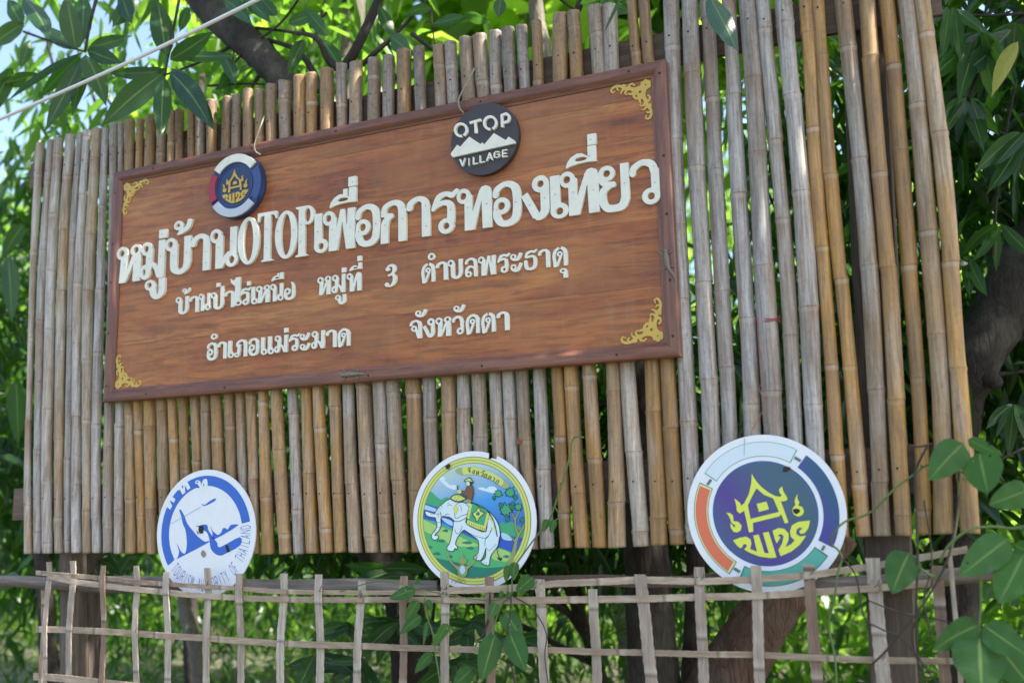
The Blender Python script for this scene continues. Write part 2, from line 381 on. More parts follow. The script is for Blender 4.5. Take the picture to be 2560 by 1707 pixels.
# glyphs: height 100 for a plain consonant, y up.  e=ellipse, h=eye, s=straight/curved stroke (c = smoothed), p=polygon, x=cut polygon
LP = lambda x, y, rx=15, ry=18, hx=7, hy=9, dx=-1: [('e', x, y, rx, ry), ('h', x+dx, y, hx, hy)]
G = {}
G['ho'] = (66, 100, LP(15, 81)+[('p', [(9, 0), (12, 62), (14, 81), (30, 82), (29, 40), (26, 0)]), ('s', [(25, 6, 7), (47, 68, 11)]), ('p', [(45, 0), (47, 72), (66, 72), (65, 0)]), ('e', 52, 84, 15, 16), ('h', 52, 85, 7, 8.5)])
G['mo'] = (66, 100, LP(15, 82)+[('c', [(24, 82, 18), (23, 55, 17), (22, 26, 16)]), ('e', 13, 20, 15, 20), ('h', 10, 20, 4.5, 9), ('c', [(22, 40, 8), (33, 40, 10), (43, 27, 12), (52, 4, 14)]), ('s', [(57, 100, 17), (56, 0, 17)])])
G['bo'] = (68, 100, LP(15, 83)+[('s', [(24, 83, 18), (24, 26, 18)]), ('c', [(24, 32, 18), (26, 14, 17), (40, 5, 14), (54, 13, 15), (59, 30, 17)]), ('s', [(59, 100, 17), (59, 26, 17)])])
G['po'] = (68, 132, LP(15, 83)+[('s', [(24, 83, 18), (24, 26, 18)]), ('c', [(24, 32, 18), (26, 14, 17), (40, 5, 14), (54, 13, 15), (59, 30, 17)]), ('s', [(59, 132, 17), (59, 26, 17)])])
G['tho_mark'] = (50, 44, [('e', 12, 30, 12, 14), ('h', 11, 30, 5, 6), ('c', [(21, 32, 7), (20, 16, 9), (10, 4, 3)]), ('c', [(9, 3, 3), (22, 9, 9), (36, 20, 12), (43, 43, 13)])])
G['aa'] = (52, 100, [('c', [(6, 70, 13), (10, 84, 14), (26, 93, 12), (40, 86, 15), (43, 68, 18)]), ('s', [(43, 74, 18), (43, 0, 18)])])
G['no'] = (72, 100, LP(15, 83)+[('s', [(24, 83, 18), (24, 0, 18)]), ('c', [(30, 1, 5), (38, 20, 12), (52, 36, 13)]), ('e', 56, 18, 16, 18), ('h', 56, 18, 7.5, 9.5), ('s', [(60, 100, 17), (60, 28, 17)])])
G['O'] = (47, 100, [('e', 23.5, 50, 23.5, 50), ('h', 23.5, 50, 10.5, 43)])
G['T'] = (40, 100, [('p', [(9, 0), (33, 0), (33, 2.5), (27, 5), (27, 94), (34, 93), (38, 84), (40, 84), (40, 100), (0, 100), (0, 82), (3, 82), (6, 92), (14, 94), (14, 5), (9, 2.5)])])
G['P'] = (38, 100, [('p', [(0, 0), (25, 0), (25, 2.5), (19, 5), (19, 100), (0, 100), (0, 97), (6, 94), (6, 5), (0, 2.5)]), ('p', [(15, 94), (15, 100), (24, 100), (24, 94)]), ('e', 24, 81, 14, 19), ('h', 24, 81, 6, 14)])
G['e'] = (35, 100, [('s', [(10, 100, 19), (10, 14, 19)]), ('e', 17.5, 17, 17.5, 18), ('h', 17.5, 16, 7, 8.5)])
G['pho'] = (78, 100, LP(15, 82)+[('s', [(25, 83, 17), (25, 0, 20)]), ('p', [(30, 0), (31, 38), (43, 100), (53, 100), (36, 0)]), ('p', [(44, 100), (53, 100), (61, 40), (68, 0), (57, 0)]), ('p', [(61, 100), (78, 100), (78, 0), (57, 0), (58, 20)])])
G['ii'] = (70, 50, [('p', [(0, 0), (3, 14), (12, 27), (26, 35), (38, 34), (51, 24), (51, 50), (70, 50), (70, 7), (50, 9), (30, 8), (14, 5)]), ('h', 35, 19, 14, 5.5)])
G['uee'] = (70, 50, G['ii'][2]+[('p', [(36, 30), (36, 48), (47, 48), (47, 26)])])
G['ek'] = (18, 25, [('p', [(0, 0), (18, 0), (18, 25), (0, 25)])])
G['o'] = (62, 100, [('c', [(6, 68, 12), (10, 84, 13), (28, 94, 12), (46, 88, 16), (53, 70, 18), (53, 30, 18), (46, 11, 17), (30, 5, 14), (16, 10, 15), (9, 26, 17), (10, 44, 14)])]+LP(20, 46, 18, 19, 8, 9))
G['o_broken'] = (62, 100, [('c', [(40, 99, 3), (50, 86, 12), (53, 68, 16), (53, 30, 17), (46, 11, 17), (30, 5, 14), (16, 10, 15), (9, 26, 17), (10, 44, 14)])]+LP(20, 48, 18, 19, 8, 9))
G['ko'] = (62, 100, [('c', [(7, 70, 13), (12, 86, 13), (32, 94, 12), (48, 87, 16), (53, 68, 18)]), ('s', [(53, 76, 19), (53, 0, 19)]), ('p', [(0, 64), (3, 71), (18, 71), (30, 69), (31, 60), (23, 54), (19, 42), (18, 0), (0, 0), (1, 44), (5, 55), (11, 62)])])
G['ro'] = (66, 100, [('c', [(66, 99, 9), (52, 88, 13), (38, 93, 11), (20, 87, 14), (9, 66, 12), (4, 58, 5)]), ('c', [(4, 58, 4), (18, 69, 10), (34, 73, 12), (47, 66, 16), (49, 50, 18), (48, 24, 18)])]+LP(37, 18, 19, 18, 7.5, 8, 0))
G['tho'] = (86, 100, LP(17, 82, 17, 18, 8, 8.5)+[('s', [(29, 83, 19), (29, 0, 20)]), ('p', [(36, 0), (36, 34), (56, 88), (66, 96), (61, 66), (43, 0)]), ('p', [(63, 0), (61, 74), (55, 88), (62, 98), (72, 100), (82, 95), (86, 82), (86, 0)])])
G['ngo'] = (68, 100, LP(47, 81, 20, 19, 8, 8, 0)+[('s', [(57, 82, 21), (57, 26, 21)]), ('s', [(8, 62, 17), (36, 9, 18)]), ('c', [(57, 36, 21), (56, 20, 20), (47, 9, 16), (36, 7, 13)])])
G['yo'] = (70, 100, LP(20, 83, 19, 17, 8, 8, 0)+[('c', [(8, 82, 15), (9, 68, 15), (20, 59, 13), (38, 57, 12)]), ('c', [(36, 57, 8), (20, 52, 13), (10, 42, 17), (10, 22, 18), (19, 8, 17), (36, 5, 15), (53, 9, 18), (61, 26, 20)]), ('s', [(60.5, 100, 19), (60.5, 22, 19)])])
G['wo'] = (72, 100, [('c', [(8, 70, 15), (12, 84, 15), (32, 94, 13), (53, 88, 17), (61, 70, 20)]), ('s', [(61.5, 76, 20), (61.5, 20, 20)])]+LP(50, 18, 21.5, 18, 8.5, 8, 0))
G['uu'] = (52, 54, LP(13, 39, 13, 14, 6, 7)+[('c', [(21, 40, 15), (21, 22, 16), (26, 9, 14), (35, 6, 12), (43, 15, 15), (44, 30, 16)]), ('s', [(44, 54, 16), (44, 20, 16)])])
G['u'] = (26, 50, LP(12, 37, 12, 13, 5, 6)+[('s', [(19, 38, 13), (19, 0, 14)])])
G['ai'] = (36, 152, [('p', [(0, 150), (3, 128), (14, 106), (17, 118), (16, 132), (22, 152), (10, 136)]), ('p', [(16, 120), (16, 152), (30, 152), (30, 20), (14, 20)]), ('s', [(22, 60, 15), (22, 14, 15)])]+LP(24, 15, 12, 15, 5.5, 7, 1))
G['nikhahit'] = (32, 36, [('e', 16, 18, 16, 18), ('h', 16, 18, 7.5, 9)])
G['3'] = (48, 100, [('e', 13, 80, 9, 8), ('c', [(8, 82, 5), (18, 94, 8), (34, 93, 13), (39, 76, 15), (30, 58, 8), (14, 50, 6)]), ('c', [(14, 52, 6), (28, 56, 8), (40, 44, 15), (38, 20, 15), (24, 5, 8), (8, 8, 6)]), ('e', 9, 13, 8, 9)])
G['do'] = (68, 100, [('c', [(14, 0, 18), (11, 22, 14), (8, 52, 14), (14, 80, 13), (34, 94, 12), (52, 86, 16), (59, 68, 17)]), ('s', [(59, 76, 17), (59, 0, 17)]), ('s', [(39, 52, 11), (20, 2, 10)])]+LP(34, 62, 13, 14, 5, 6, 0))
G['to'] = (68, 100, G['do'][2]+[('x', [(28, 104), (33, 88), (38, 88), (42, 104)])])
G['lo'] = (62, 100, [('c', [(6, 70, 12), (12, 86, 12), (30, 94, 11), (47, 87, 15), (53, 70, 17)]), ('s', [(53, 76, 17), (53, 0, 17)]), ('c', [(9, 20, 14), (10, 40, 14), (24, 54, 12), (40, 50, 10), (50, 36, 10)])]+LP(18, 16, 16, 16, 6.5, 7, 1))
G['thong'] = (62, 100, [('c', [(62, 99, 8), (48, 90, 12), (34, 93, 11), (16, 85, 13), (8, 66, 10)]), ('c', [(7, 63, 5), (24, 67, 10), (42, 68, 12), (52, 56, 16), (53, 34, 17), (47, 12, 16), (30, 5, 13), (14, 11, 15), (9, 28, 17), (9, 48, 16)])])
G['phoo'] = (64, 100, [('c', [(13, 70, 12), (17, 84, 12), (34, 94, 12), (50, 86, 15), (54, 68, 17)]), ('s', [(54, 76, 17), (54, 0, 17)]), ('p', [(6, 64), (10, 71), (30, 71), (34, 66), (28, 60), (26, 50), (17, 50), (14, 60)]), ('c', [(20, 14, 10), (21, 34, 15), (22, 56, 13)])]+LP(12, 14, 13, 14, 5, 6))
G['cho'] = (60, 100, [('c', [(5, 71, 12), (12, 88, 12), (30, 95, 11), (45, 87, 15), (50, 70, 17)]), ('s', [(50, 76, 17), (50, 0, 17)]), ('s', [(31, 50, 12), (45, 2, 14)])]+LP(22, 54, 14, 16, 6, 7))
G['sweep'] = (46, 34, [('c', [(2, 15, 6), (12, 5, 8), (28, 7, 12), (40, 33, 13)])]+LP(11, 19, 11, 12, 5, 6, 0))
for q in 'VILAGE': pass
_gc = {}
def glyph(name):
    if name in _gc: return _gc[name]
    W, H, ops = G[name]; h = 1.3; X, Y = np.meshgrid(np.arange(-8, W+9, h), np.arange(-8, H+9, h)); D = np.full(X.shape, 1e6)
    for o in ops:
        if o[0] == 'e': D = np.minimum(D, sd_ell(X, Y, *o[1:]))
        elif o[0] == 'p': D = np.minimum(D, sd_poly(X, Y, o[1]))
        elif o[0] == 's': D = np.minimum(D, sd_stroke(X, Y, o[1]))
        elif o[0] == 'c': D = np.minimum(D, sd_stroke(X, Y, catmull(o[1], 5)))
    for o in ops:
        if o[0] == 'h': D = np.maximum(D, -sd_ell(X, Y, *o[1:]))
        elif o[0] == 'x': D = np.maximum(D, -sd_poly(X, Y, o[1]))
    _gc[name] = (W, H, contour(D, -8, -8, h)); return _gc[name]
# stroke letters for small Latin writing (4 x 6 cell)
LAT = {'T': [[(0, 6), (4, 6)], [(2, 6), (2, 0)]], 'O': [[(0, 1.2), (0, 4.8), (1.2, 6), (2.8, 6), (4, 4.8), (4, 1.2), (2.8, 0), (1.2, 0), (0, 1.2)]], 'U': [[(0, 6), (0, 1.2), (1.2, 0), (2.8, 0), (4, 1.2), (4, 6)]],
       'R': [[(0, 0), (0, 6), (3, 6), (4, 5), (4, 4), (3, 3), (0, 3)], [(2.4, 3), (4, 0)]], 'I': [[(2, 0), (2, 6)]], 'S': [[(4, 5), (3, 6), (1, 6), (0, 5), (0, 4), (4, 2), (4, 1), (3, 0), (1, 0), (0, 1)]],
       'M': [[(0, 0), (0, 6), (2, 2.5), (4, 6), (4, 0)]], 'A': [[(0, 0), (2, 6), (4, 0)], [(.7, 2), (3.3, 2)]], 'H': [[(0, 0), (0, 6)], [(4, 0), (4, 6)], [(0, 3), (4, 3)]], 'Y': [[(0, 6), (2, 3), (4, 6)], [(2, 3), (2, 0)]],
       'F': [[(0, 0), (0, 6), (4, 6)], [(0, 3), (3, 3)]], 'L': [[(0, 6), (0, 0), (4, 0)]], 'N': [[(0, 0), (0, 6), (4, 0), (4, 6)]], 'D': [[(0, 0), (0, 6), (2.6, 6), (4, 4.6), (4, 1.4), (2.6, 0), (0, 0)]],
       'V': [[(0, 6), (2, 0), (4, 6)]], 'G': [[(4, 5), (3, 6), (1, 6), (0, 4.8), (0, 1.2), (1, 0), (3, 0), (4, 1), (4, 3), (2.4, 3)]], 'E': [[(4, 6), (0, 6), (0, 0), (4, 0)], [(0, 3), (3.4, 3)]],
       'P': [[(0, 0), (0, 6), (3, 6), (4, 5), (4, 3.9), (3, 2.9), (0, 2.9)]]}
def lat_loops(ch, w):
    X, Y = np.meshgrid(np.arange(-1.5, 5.6, .16), np.arange(-1.5, 7.6, .16)); D = np.full(X.shape, 1e6)
    for st in LAT[ch]:
        P = [(a, b, w) for a, b in st]; D = np.minimum(D, sd_stroke(X, Y, P))
        for q in (P[0], P[-1]): D = np.minimum(D, np.sqrt((X-q[0])**2+(Y-q[1])**2)-w*.45)
    return contour(D, -1.5, -1.5, .16)
def px_loops(P, smooth=0, off=0., sub=None):
    """polygon(s) in crop pixels -> loops; off grows the outline, sub cuts holes"""
    Ps = [P] if not hasattr(P[0][0], '__len__') else P
    Ps = [catmull(q, smooth, True) if smooth else np.array(q, float) for q in Ps]
    if not off and not sub: return [[tuple(p) for p in q] for q in Ps]
    A = np.concatenate(Ps); x0, y0 = A.min(0)-abs(off)-12; x1, y1 = A.max(0)+abs(off)+12; h = max(x1-x0, y1-y0)/170
    X, Y = np.meshgrid(np.arange(x0, x1, h), np.arange(y0, y1, h)); D = np.full(X.shape, 1e6)
    for q in Ps: D = np.minimum(D, sd_poly(X, Y, q))
    D = D-off
    for q in (sub or []): D = np.maximum(D, -sd_poly(X, Y, q))
    return contour(D, x0, y0, h)
class Face:
    """a drawing plane: crop pixels of the photograph <-> the vertical plane y"""
    def __init__(s, ox, oy, k, y): s.ox, s.oy, s.k, s.y = ox, oy, k, y
    def xz(s, a, b): p = U(s.ox+a*s.k, s.oy+b*s.k, s.y); return (p[0], p[2])
    def put(s, name, loops, mat, parent, lift=0., th=0.):
        V, Fc = slab(loops, th, s.xz); y = s.y-lift
        return link(name, mesh(name, [(a, y+b, c) for a, b, c in V], Fc), mat, parent)
def flat(name, loops_xz, y, mat, parent, th=0.):
    V, Fc = slab(loops_xz, th); return link(name, mesh(name, [(a, y+b, c) for a, b, c in V], Fc), mat, parent)
def ring(cx, cz, r0, r1, a0=0, a1=360, n=72):
    A = [math.radians(a0+(a1-a0)*i/n) for i in range(n+1)]
    if a1-a0 >= 360: return [[(cx+r1*math.cos(a), cz+r1*math.sin(a)) for a in A[:-1]]]+([[(cx+r0*math.cos(a), cz+r0*math.sin(a)) for a in A[:-1]]] if r0 > 0 else [])
    return [[(cx+r1*math.cos(a), cz+r1*math.sin(a)) for a in A]+[(cx+r0*math.cos(a), cz+r0*math.sin(a)) for a in A[::-1]]]
def W2S(p):
    q = np.array(p)-CAM; z = q@_f; return (CX+F*(q@_r2)/z, CY+F*(q@_d2)/z)
# ------------------------------------------------------------------ the ground
def ground():
    n = 90; R = 70.; g = np.linspace(-1, 1, n); g = np.sign(g)*np.abs(g)**1.8*R
    X, Y = np.meshgrid(g, g+0.); Z = .05*np.sin(X*.7+1)*np.cos(Y*.6)+.03*np.sin(X*2.1)*np.sin(Y*1.7); Z = Z-.05
    V = np.stack([X.ravel()+1.5, Y.ravel()+2, Z.ravel()], 1); i = np.arange(n-1)[None, :]+n*np.arange(n-1)[:, None]; i = i.ravel()
    me = bigmesh('ground', V, np.stack([i, i+1, i+n+1, i+n], 1), smooth=True)
    t = NT('dry_soil_and_litter'); v = t.coords(rnd=False); a = t.noise(v, 1.4, 6, .65); b = t.noise(v, 14, 6, .7); c = t.noise(v, 70, 4, .7)
    k = t.mix(t.ramp(a, [(.42, 0.), (.6, 1.)]), (.13, .12, .095), (.045, .075, .02)); k = t.mix(t.math('MULTIPLY', t.ramp(b, [(.45, 0.), (.65, 1.)]), .6), k, (.10, .075, .045))
    k = t.mix(t.math('MULTIPLY', c, .4), k, (.17, .15, .11)); setc(t, k); t.b.inputs['Roughness'].default_value = .95; t.bump(t.math('ADD', b, c), .8, .03)
    o = link('ground', me, t.m); o['kind'] = 'structure'
ground()

# ------------------------------------------------------------------ bamboo wall
YP = .063
# per pole: bottom (xl, xr, y), middle (xl, xr, y), top (xl, xr, y) in photograph pixels, tone 0 grey .. 1 tan, amount of weathering and painted top shade
PT = [
((62,85,1383),(67,82,1000),(93,114,360),.25,.1),((85,107,1382),(83,107,1000),(115,136,353),.1,.3),((107,135,1382),(107,134,1000),(138,162,347),.05,.1),((136,159,1382),(134,158,1000),(162,188,338),.3,.1),
((159,179,1381),(159,179,1000),(188,207,333),.05,.2),((180,206,1381),(178,201,1000),(208,228,327),.05,.3),((209,231,1382),(203,230,1000),(228,254,324),.3,.25),((231,254,1381),(231,257,1000),(255,273,323),.05,.35),
((255,282,1381),(260,287,1000),(272,293,309),.2,.3),((282,308,1383),(288,313,1000),(295,311,306),.15,.5),((315,344,1382),(311,335,1000),(312,337,302),.75,.3),((344,368,1381),(332,357,1000),(343,362,298),.9,.4),
((368,396,1384),(358,389,1000),(362,390,291),.75,.3),((402,430,1383),(391,419,1000),(392,417,285),.45,.4),((434,458,1383),(419,443,1000),(418,440,281),.85,.5),((458,484,1383),(446,471,1000),(441,464,276),.9,.5),
((486,512,1383),(472,497,1000),(465,489,270),.85,.5),((513,539,1383),(500,526,1000),(490,516,262),.35,.6),((541,572,1384),(526,557,1000),(518,545,252),.8,.7),((573,602,1384),(558,586,1000),(555,582,243),.6,.8),
((603,627,1384),(588,614,1000),(582,606,238),.4,.8),((627,652,1384),(614,642,1000),(608,634,226),.65,.6),((655,688,1385),(644,671,1000),(636,661,225),.7,.5),((696,732,1384),(679,710,1000),(665,694,213),.6,.7),
((732,762,1384),(718,748,1000),(696,729,204),.3,.5),((763,798,1382),(750,783,1000),(730,768,193),.95,.3),((801,836,1381),(781,813,965),(770,800,184),.85,.4),((837,868,1380),(822,855,965),(801,837,175),.8,.4),
((869,905,1380),(856,888,965),(839,868,160),.2,.6),((913,951,1380),(889,928,965),(871,906,158),.5,.6),((952,987,1380),(930,968,965),(916,950,150),.3,.8),((988,1025,1379),(969,1005,965),(960,993,141),.35,.7),
((1030,1068,1379),(1014,1056,965),(993,1031,127),.8,.5),((1072,1106,1378),(1058,1093,965),(1033,1064,121),.25,.7),((1110,1148,1377),(1099,1138,965),(1077,1108,116),.45,.6),((1150,1186,1376),(1140,1175,965),(1108,1141,107),.15,.6),
((1186,1226,1375),(1177,1214,965),(1141,1176,99),.3,.5),((1230,1266,1374),(1222,1255,965),(1182,1218,89),.35,.5),((1278,1315,1372),(1255,1291,965),(1223,1255,79),.15,.5),((1313,1348,1371),(1294,1328,965),(1256,1290,74),.3,.6),
((1347,1385,1370),(1332,1367,965),(1291,1321,65),.15,.5),((1402,1435,1369),(1376,1408,965),(1326,1354,55),.95,.3),((1437,1477,1368),(1410,1449,965),(1381,1423,38),.9,.6),((1479,1518,1368),(1461,1497,965),(1424,1460,31),.95,.4),
((1520,1565,1368),(1513,1550,965),(1467,1506,19),.45,.4),((1580,1623,1365),(1551,1593,965),(1506,1547,15),.3,.4),((1624,1669,1362),(1610,1651,965),(1562,1589,-12),.85,.2),((1671,1711,1361),(1653,1693,965),(1594,1625,-25),.95,.2),
((1718,1758,1358),(1693,1736,965),(1648,1690,-140),.1,.4),((1772,1816,1352),(1741,1786,800),(1692,1737,-140),.05,.3),((1815,1854,1350),(1790,1830,800),(1743,1779,-140),.1,.25),((1868,1912,1348),(1844,1888,800),(1788,1824,-140),.0,.2),
((1921,1970,1347),(1892,1943,800),(1834,1876,-140),.05,.2),((1982,2022,1345),(1953,1993,800),(1868,1906,-140),.0,.15),((2026,2074,1343),(1998,2048,800),(1924,1969,-140),.0,.15),((2087,2124,1341),(2053,2088,800),(1987,2027,-140),.95,.1),
((2142,2181,1340),(2092,2128,800),(2020,2054,-140),1.,.1),((2184,2229,1339),(2157,2201,800),(2069,2113,-140),.35,.15),((2239,2284,1338),(2204,2246,800),(2133,2175,-140),.75,.1),((2292,2328,1336),(2262,2300,800),(2176,2216,-140),.95,.05),
((2334,2382,1334),(2314,2359,800),(2218,2262,-140),.5,.1),((2400,2448,1332),(2368,2411,800),(2268,2310,-140),.75,.1)]
NAILS_T = [(90,434),(210,408),(300,385),(420,365),(560,330),(700,300),(850,268),(1000,228),(1150,205),(1250,190),(1360,165),(1480,130),(1620,112),(1720,95),(1810,74),(1900,55),(2010,30),(2110,12),(2400,-50)]
NAILS_B = [(60,1257),(110,1245),(400,1243),(735,1237),(877,1233),(1100,1223),(1357,1213),(1637,1204),(1900,1195),(2200,1172),(2450,1160)]
def interp(T, x): return float(np.interp(x, [a for a, b in T], [b for a, b in T]))
def ray_x(xs, z):
    """photograph-free: evaluate polyline of world points at height z"""
    return xs
wall = empty('bamboo_wall', (1.9, YP, U(1200, 1380, YP)[2]), 'tall wall of upright grey and tan bamboo poles behind the wooden village sign', 'bamboo wall')
def pole(idx, B, Mi, T, tone, wear_shade):
    pts = []
    for xl, xr, y in (B, Mi, T):
        c = (xl+xr)/2; p = U(c, y, YP); v = p-CAM; dd = float(v@_f); offc = np.hypot((c-CX)/F, (y-CY)/F); r = .5*(xr-xl)/F*dd/math.sqrt(1+offc*offc*.5); pts.append((p, r*.99))
    r = np.mean([q[1] for q in pts]); z0, z1 = pts[0][0][2], pts[2][0][2]
    zs = [q[0][2] for q in pts]; xs = [q[0][0] for q in pts]; rs = [q[1] for q in pts]
    # quadratic through three points for the lean and bend
    cf = np.polyfit(zs, xs, 2); rr = random.Random(idx*13+5)
    nodes = []; z = z0+rr.uniform(.04, .3)
    while z < z1-.03: nodes.append(z); z += rr.uniform(.24, .40)
    Z = list(np.arange(z0+.03, z1-.005, .03))
    Z = [q for q in Z if all(abs(q-k) > .028 for k in nodes)]
    for k in nodes: Z += [k-.024, k-.012, k-.004, k, k+.004, k+.010, k+.022]
    Z = [z0, z0+.008]+sorted(q for q in Z if z0+.012 < q < z1-.012)+[z1-.008, z1]
    n = 16; V = []; Fc = []; tn = []; nd = []; we = []; dr = []; ds = {k: rr.choice([.1, .3, .7, 1.]) for k in nodes}; yj = YP+rr.uniform(-.004, .004); wob = rr.uniform(0, 6); tilt0 = rr.uniform(-.08, .08); tilt1 = rr.uniform(-.1, .1)
    ns = {k: rr.choice([.35, .6, .8, 1.]) for k in nodes}; kink = {k: rr.uniform(-.0042, .0042) for k in nodes}
    def cx(z): return float(np.polyval(cf, z))+.0026*math.sin(z*5+wob)+sum(v for k, v in kink.items() if z > k)*.7
    def rad(z): return float(np.interp(z, zs, rs)) if zs[0] < zs[-1] else r
    for q in Z:
        k = min(nodes, key=lambda t: abs(t-q)) if nodes else 99; d = q-k
        a = abs(d); rad_ = rad(q)*(1+.035*math.sin(q*7+wob*2))*(1+.06*math.exp(-(d/.007)**2)-.03*math.exp(-((d+.010)/.005)**2)+.02*math.exp(-(d/.03)**2))
        for j in range(n):
            w = 2*PI*j/n; ov = 1+.03*math.cos(2*w+wob); x = rad_*math.cos(w)*ov; y = rad_*math.sin(w); dz = 0
            if q == Z[0] or q == Z[1]: dz = x*tilt0
            if q == Z[-1] or q == Z[-2]: dz = x*tilt1+ (rr.uniform(-.002,.002) if q == Z[-1] else 0)
            V.append((cx(q)+x, yj+y, q+dz)); tn.append(tone)
            # node attribute: 0 at the scar, ramps to 1 on the pale band below, back to .3 away
            nv = 0. if a < .002 else ((.35+.5*ns.get(k, 0)) if -.018 < d < -.002 else .35); nd.append(nv)
            top = max(0., 1-(z1-q)/.45) if idx > 7 else max(0., 1-(z1-q)/.25)*.6  # tops go darker: weathering with the shade of the overhang painted in
            dr.append(max([ds[k_]*max(0., 1-(k_-q)/.10) if q <= k_ else .5*ds[k_]*max(0., 1-(q-k_)/.03) for k_ in nodes] or [0.]))
            we.append(min(1., wear_shade*(.35 if idx < 48 else .6)+top*(.25+.75*wear_shade)))
    m = len(Z)
    for i in range(m-1):
        for j in range(n): Fc.append((i*n+j, i*n+(j+1) % n, (i+1)*n+(j+1) % n, (i+1)*n+j))
    # open cut ends: rim, inner wall and the closed diaphragm inside
    for end, zz, sg in ((0, Z[0], 1), (m-1, Z[-1], -1)):
        for s_, dz in ((.72, 0), (.68, .03)):
            b = len(V)
            for j in range(n):
                w = 2*PI*j/n; x = rad(zz)*s_*math.cos(w); V.append((cx(zz)+x, yj+rad(zz)*s_*math.sin(w), zz+sg*dz+x*(tilt0 if end == 0 else tilt1))); tn.append(tone); nd.append(.35); dr.append(0.); we.append(.9 if dz else .4)  # inner walls of the cut ends coloured darker than the rim
            pr = end*n if s_ == .72 else b-n
            for j in range(n):
                q = (pr+j, pr+(j+1) % n, b+(j+1) % n, b+j); Fc.append(q[::-1] if sg > 0 else q)
        c = tuple(b+j for j in range(n)); Fc.append(c if sg < 0 else c[::-1])
    me = mesh('bamboo_pole', V, Fc, True)
    for nm, vals in (('tone', tn), ('node', nd), ('wear_shade', we), ('drip', dr)):
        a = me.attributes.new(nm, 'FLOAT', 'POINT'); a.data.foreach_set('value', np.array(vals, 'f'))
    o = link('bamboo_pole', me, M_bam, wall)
    # nails through both rails, set in small dark holes
    parts = []
    for Tn in (NAILS_T, NAILS_B):
        zc = [ (lambda zq: zq)(q) for q in (0,)]
        lo, hi = z0, z1
        for _ in range(24):
            mid = (lo+hi)/2; s = W2S((cx(mid), yj, mid)); 
            if s[1] > interp(Tn, s[0]): lo = mid
            else: hi = mid
        zq = (lo+hi)/2
        if z0+.02 < zq < z1-.02:
            zq += rr.uniform(-.008, .008); w = -PI/2+rr.uniform(-.25, .15); rd = rad(zq); c = Vector((cx(zq)+rd*math.cos(w), yj+rd*math.sin(w), zq)); nn = Vector((math.cos(w), math.sin(w), 0))
            parts.append(tube([c-nn*.004, c+nn*.0012], [.0042, .0030], 8))
    for V, Fc in parts: link('nail', mesh('nail', V, Fc), M_rust, o)
    return o
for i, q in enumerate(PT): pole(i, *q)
def rail(name, A, B, y0, y1, h, mat, parent):
    a = U(*A, y0); b = U(*B, y0); n = 10; V = []; Fc = []
    for i in range(n+1):
        t = i/n; x = a[0]+(b[0]-a[0])*t; z = a[2]+(b[2]-a[2])*t+.004*math.sin(t*9); e = random.uniform(-.003, .003)
        V += [(x, y0, z-h/2+e), (x, y0, z+h/2+e), (x, y1, z+h/2+e), (x, y1, z-h/2+e)]
    for i in range(n):
        for j in range(4): Fc.append((4*i+j, 4*i+(j+1) % 4, 4*i+4+(j+1) % 4, 4*i+4+j))
    Fc += [(0, 1, 2, 3), (4*n+3, 4*n+2, 4*n+1, 4*n)]
    return link(name, mesh(name, V, Fc), mat, parent)
rail('rail', (33, 1260), (2440, 1170), .089, .109, .135, M_plank, wall)
rail('rail', (75, 440), (2352, -12), .089, .109, .12, M_plank, wall)

# ------------------------------------------------------------------ sign board
SW, SH = 2.40, .98
sign = empty('sign_board', (SW/2, .03, ZB), 'large framed reddish wooden sign with raised cream Thai lettering on the bamboo wall', 'sign')
cuts = [0, .22, .46, .71, .91, 1.]
for a, b in zip(cuts[:-1], cuts[1:]):
    z0 = ZB+.03+(SH-.06)*a+.0001; z1 = ZB+.03+(SH-.06)*b-.0001; dy = random.uniform(-.0002, .0002)
    prof = [(.017+dy+.00045, z0), (.017+dy, z0+.0005), (.017+dy, z1-.0005), (.017+dy+.00045, z1), (.034, z1), (.034, z0)]
    V = [(x, y, z) for x in (.03, SW-.03) for y, z in prof]; n = len(prof)
    Fc = [(j, (j+1) % n, n+(j+1) % n, n+j)[::-1] for j in range(n)]+[tuple(range(n)), tuple(range(2*n-1, n-1, -1))]
    link('plank', mesh('plank', V, Fc), M_board, sign)
link('backing_sheet', mesh('backing_sheet', *box(.02, SW-.02, .0345, .039, ZB+.02, ZB+SH-.02)), M_plank, sign)
PRF = [(0, .040), (0, .006), (.004, .002), (.012, 0), (.030, 0), (.036, .003), (.046, .011), (.052, .0125), (.0525, .0165), (.0525, .040)]
def frame_piece(P0, P1, inn):
    """P0->P1 outer edge; inn = inward unit vector (x,z)"""
    d = np.array(P1)-np.array(P0); L = np.hypot(*d); d = d/L; inn = np.array(inn); V = []
    for end, s in ((P0, 1), (P1, -1)):
        for u, y in PRF:
            q = np.array(end)+inn*u+d*u*s*.9985; V.append((q[0], y, q[1]))
    n = len(PRF); Fc = [(j, j+1, n+j+1, n+j) for j in range(n-1)]+[tuple(range(n))[::-1], tuple(range(n, 2*n)), (n-1, 0, n, 2*n-1)]
    return V, Fc
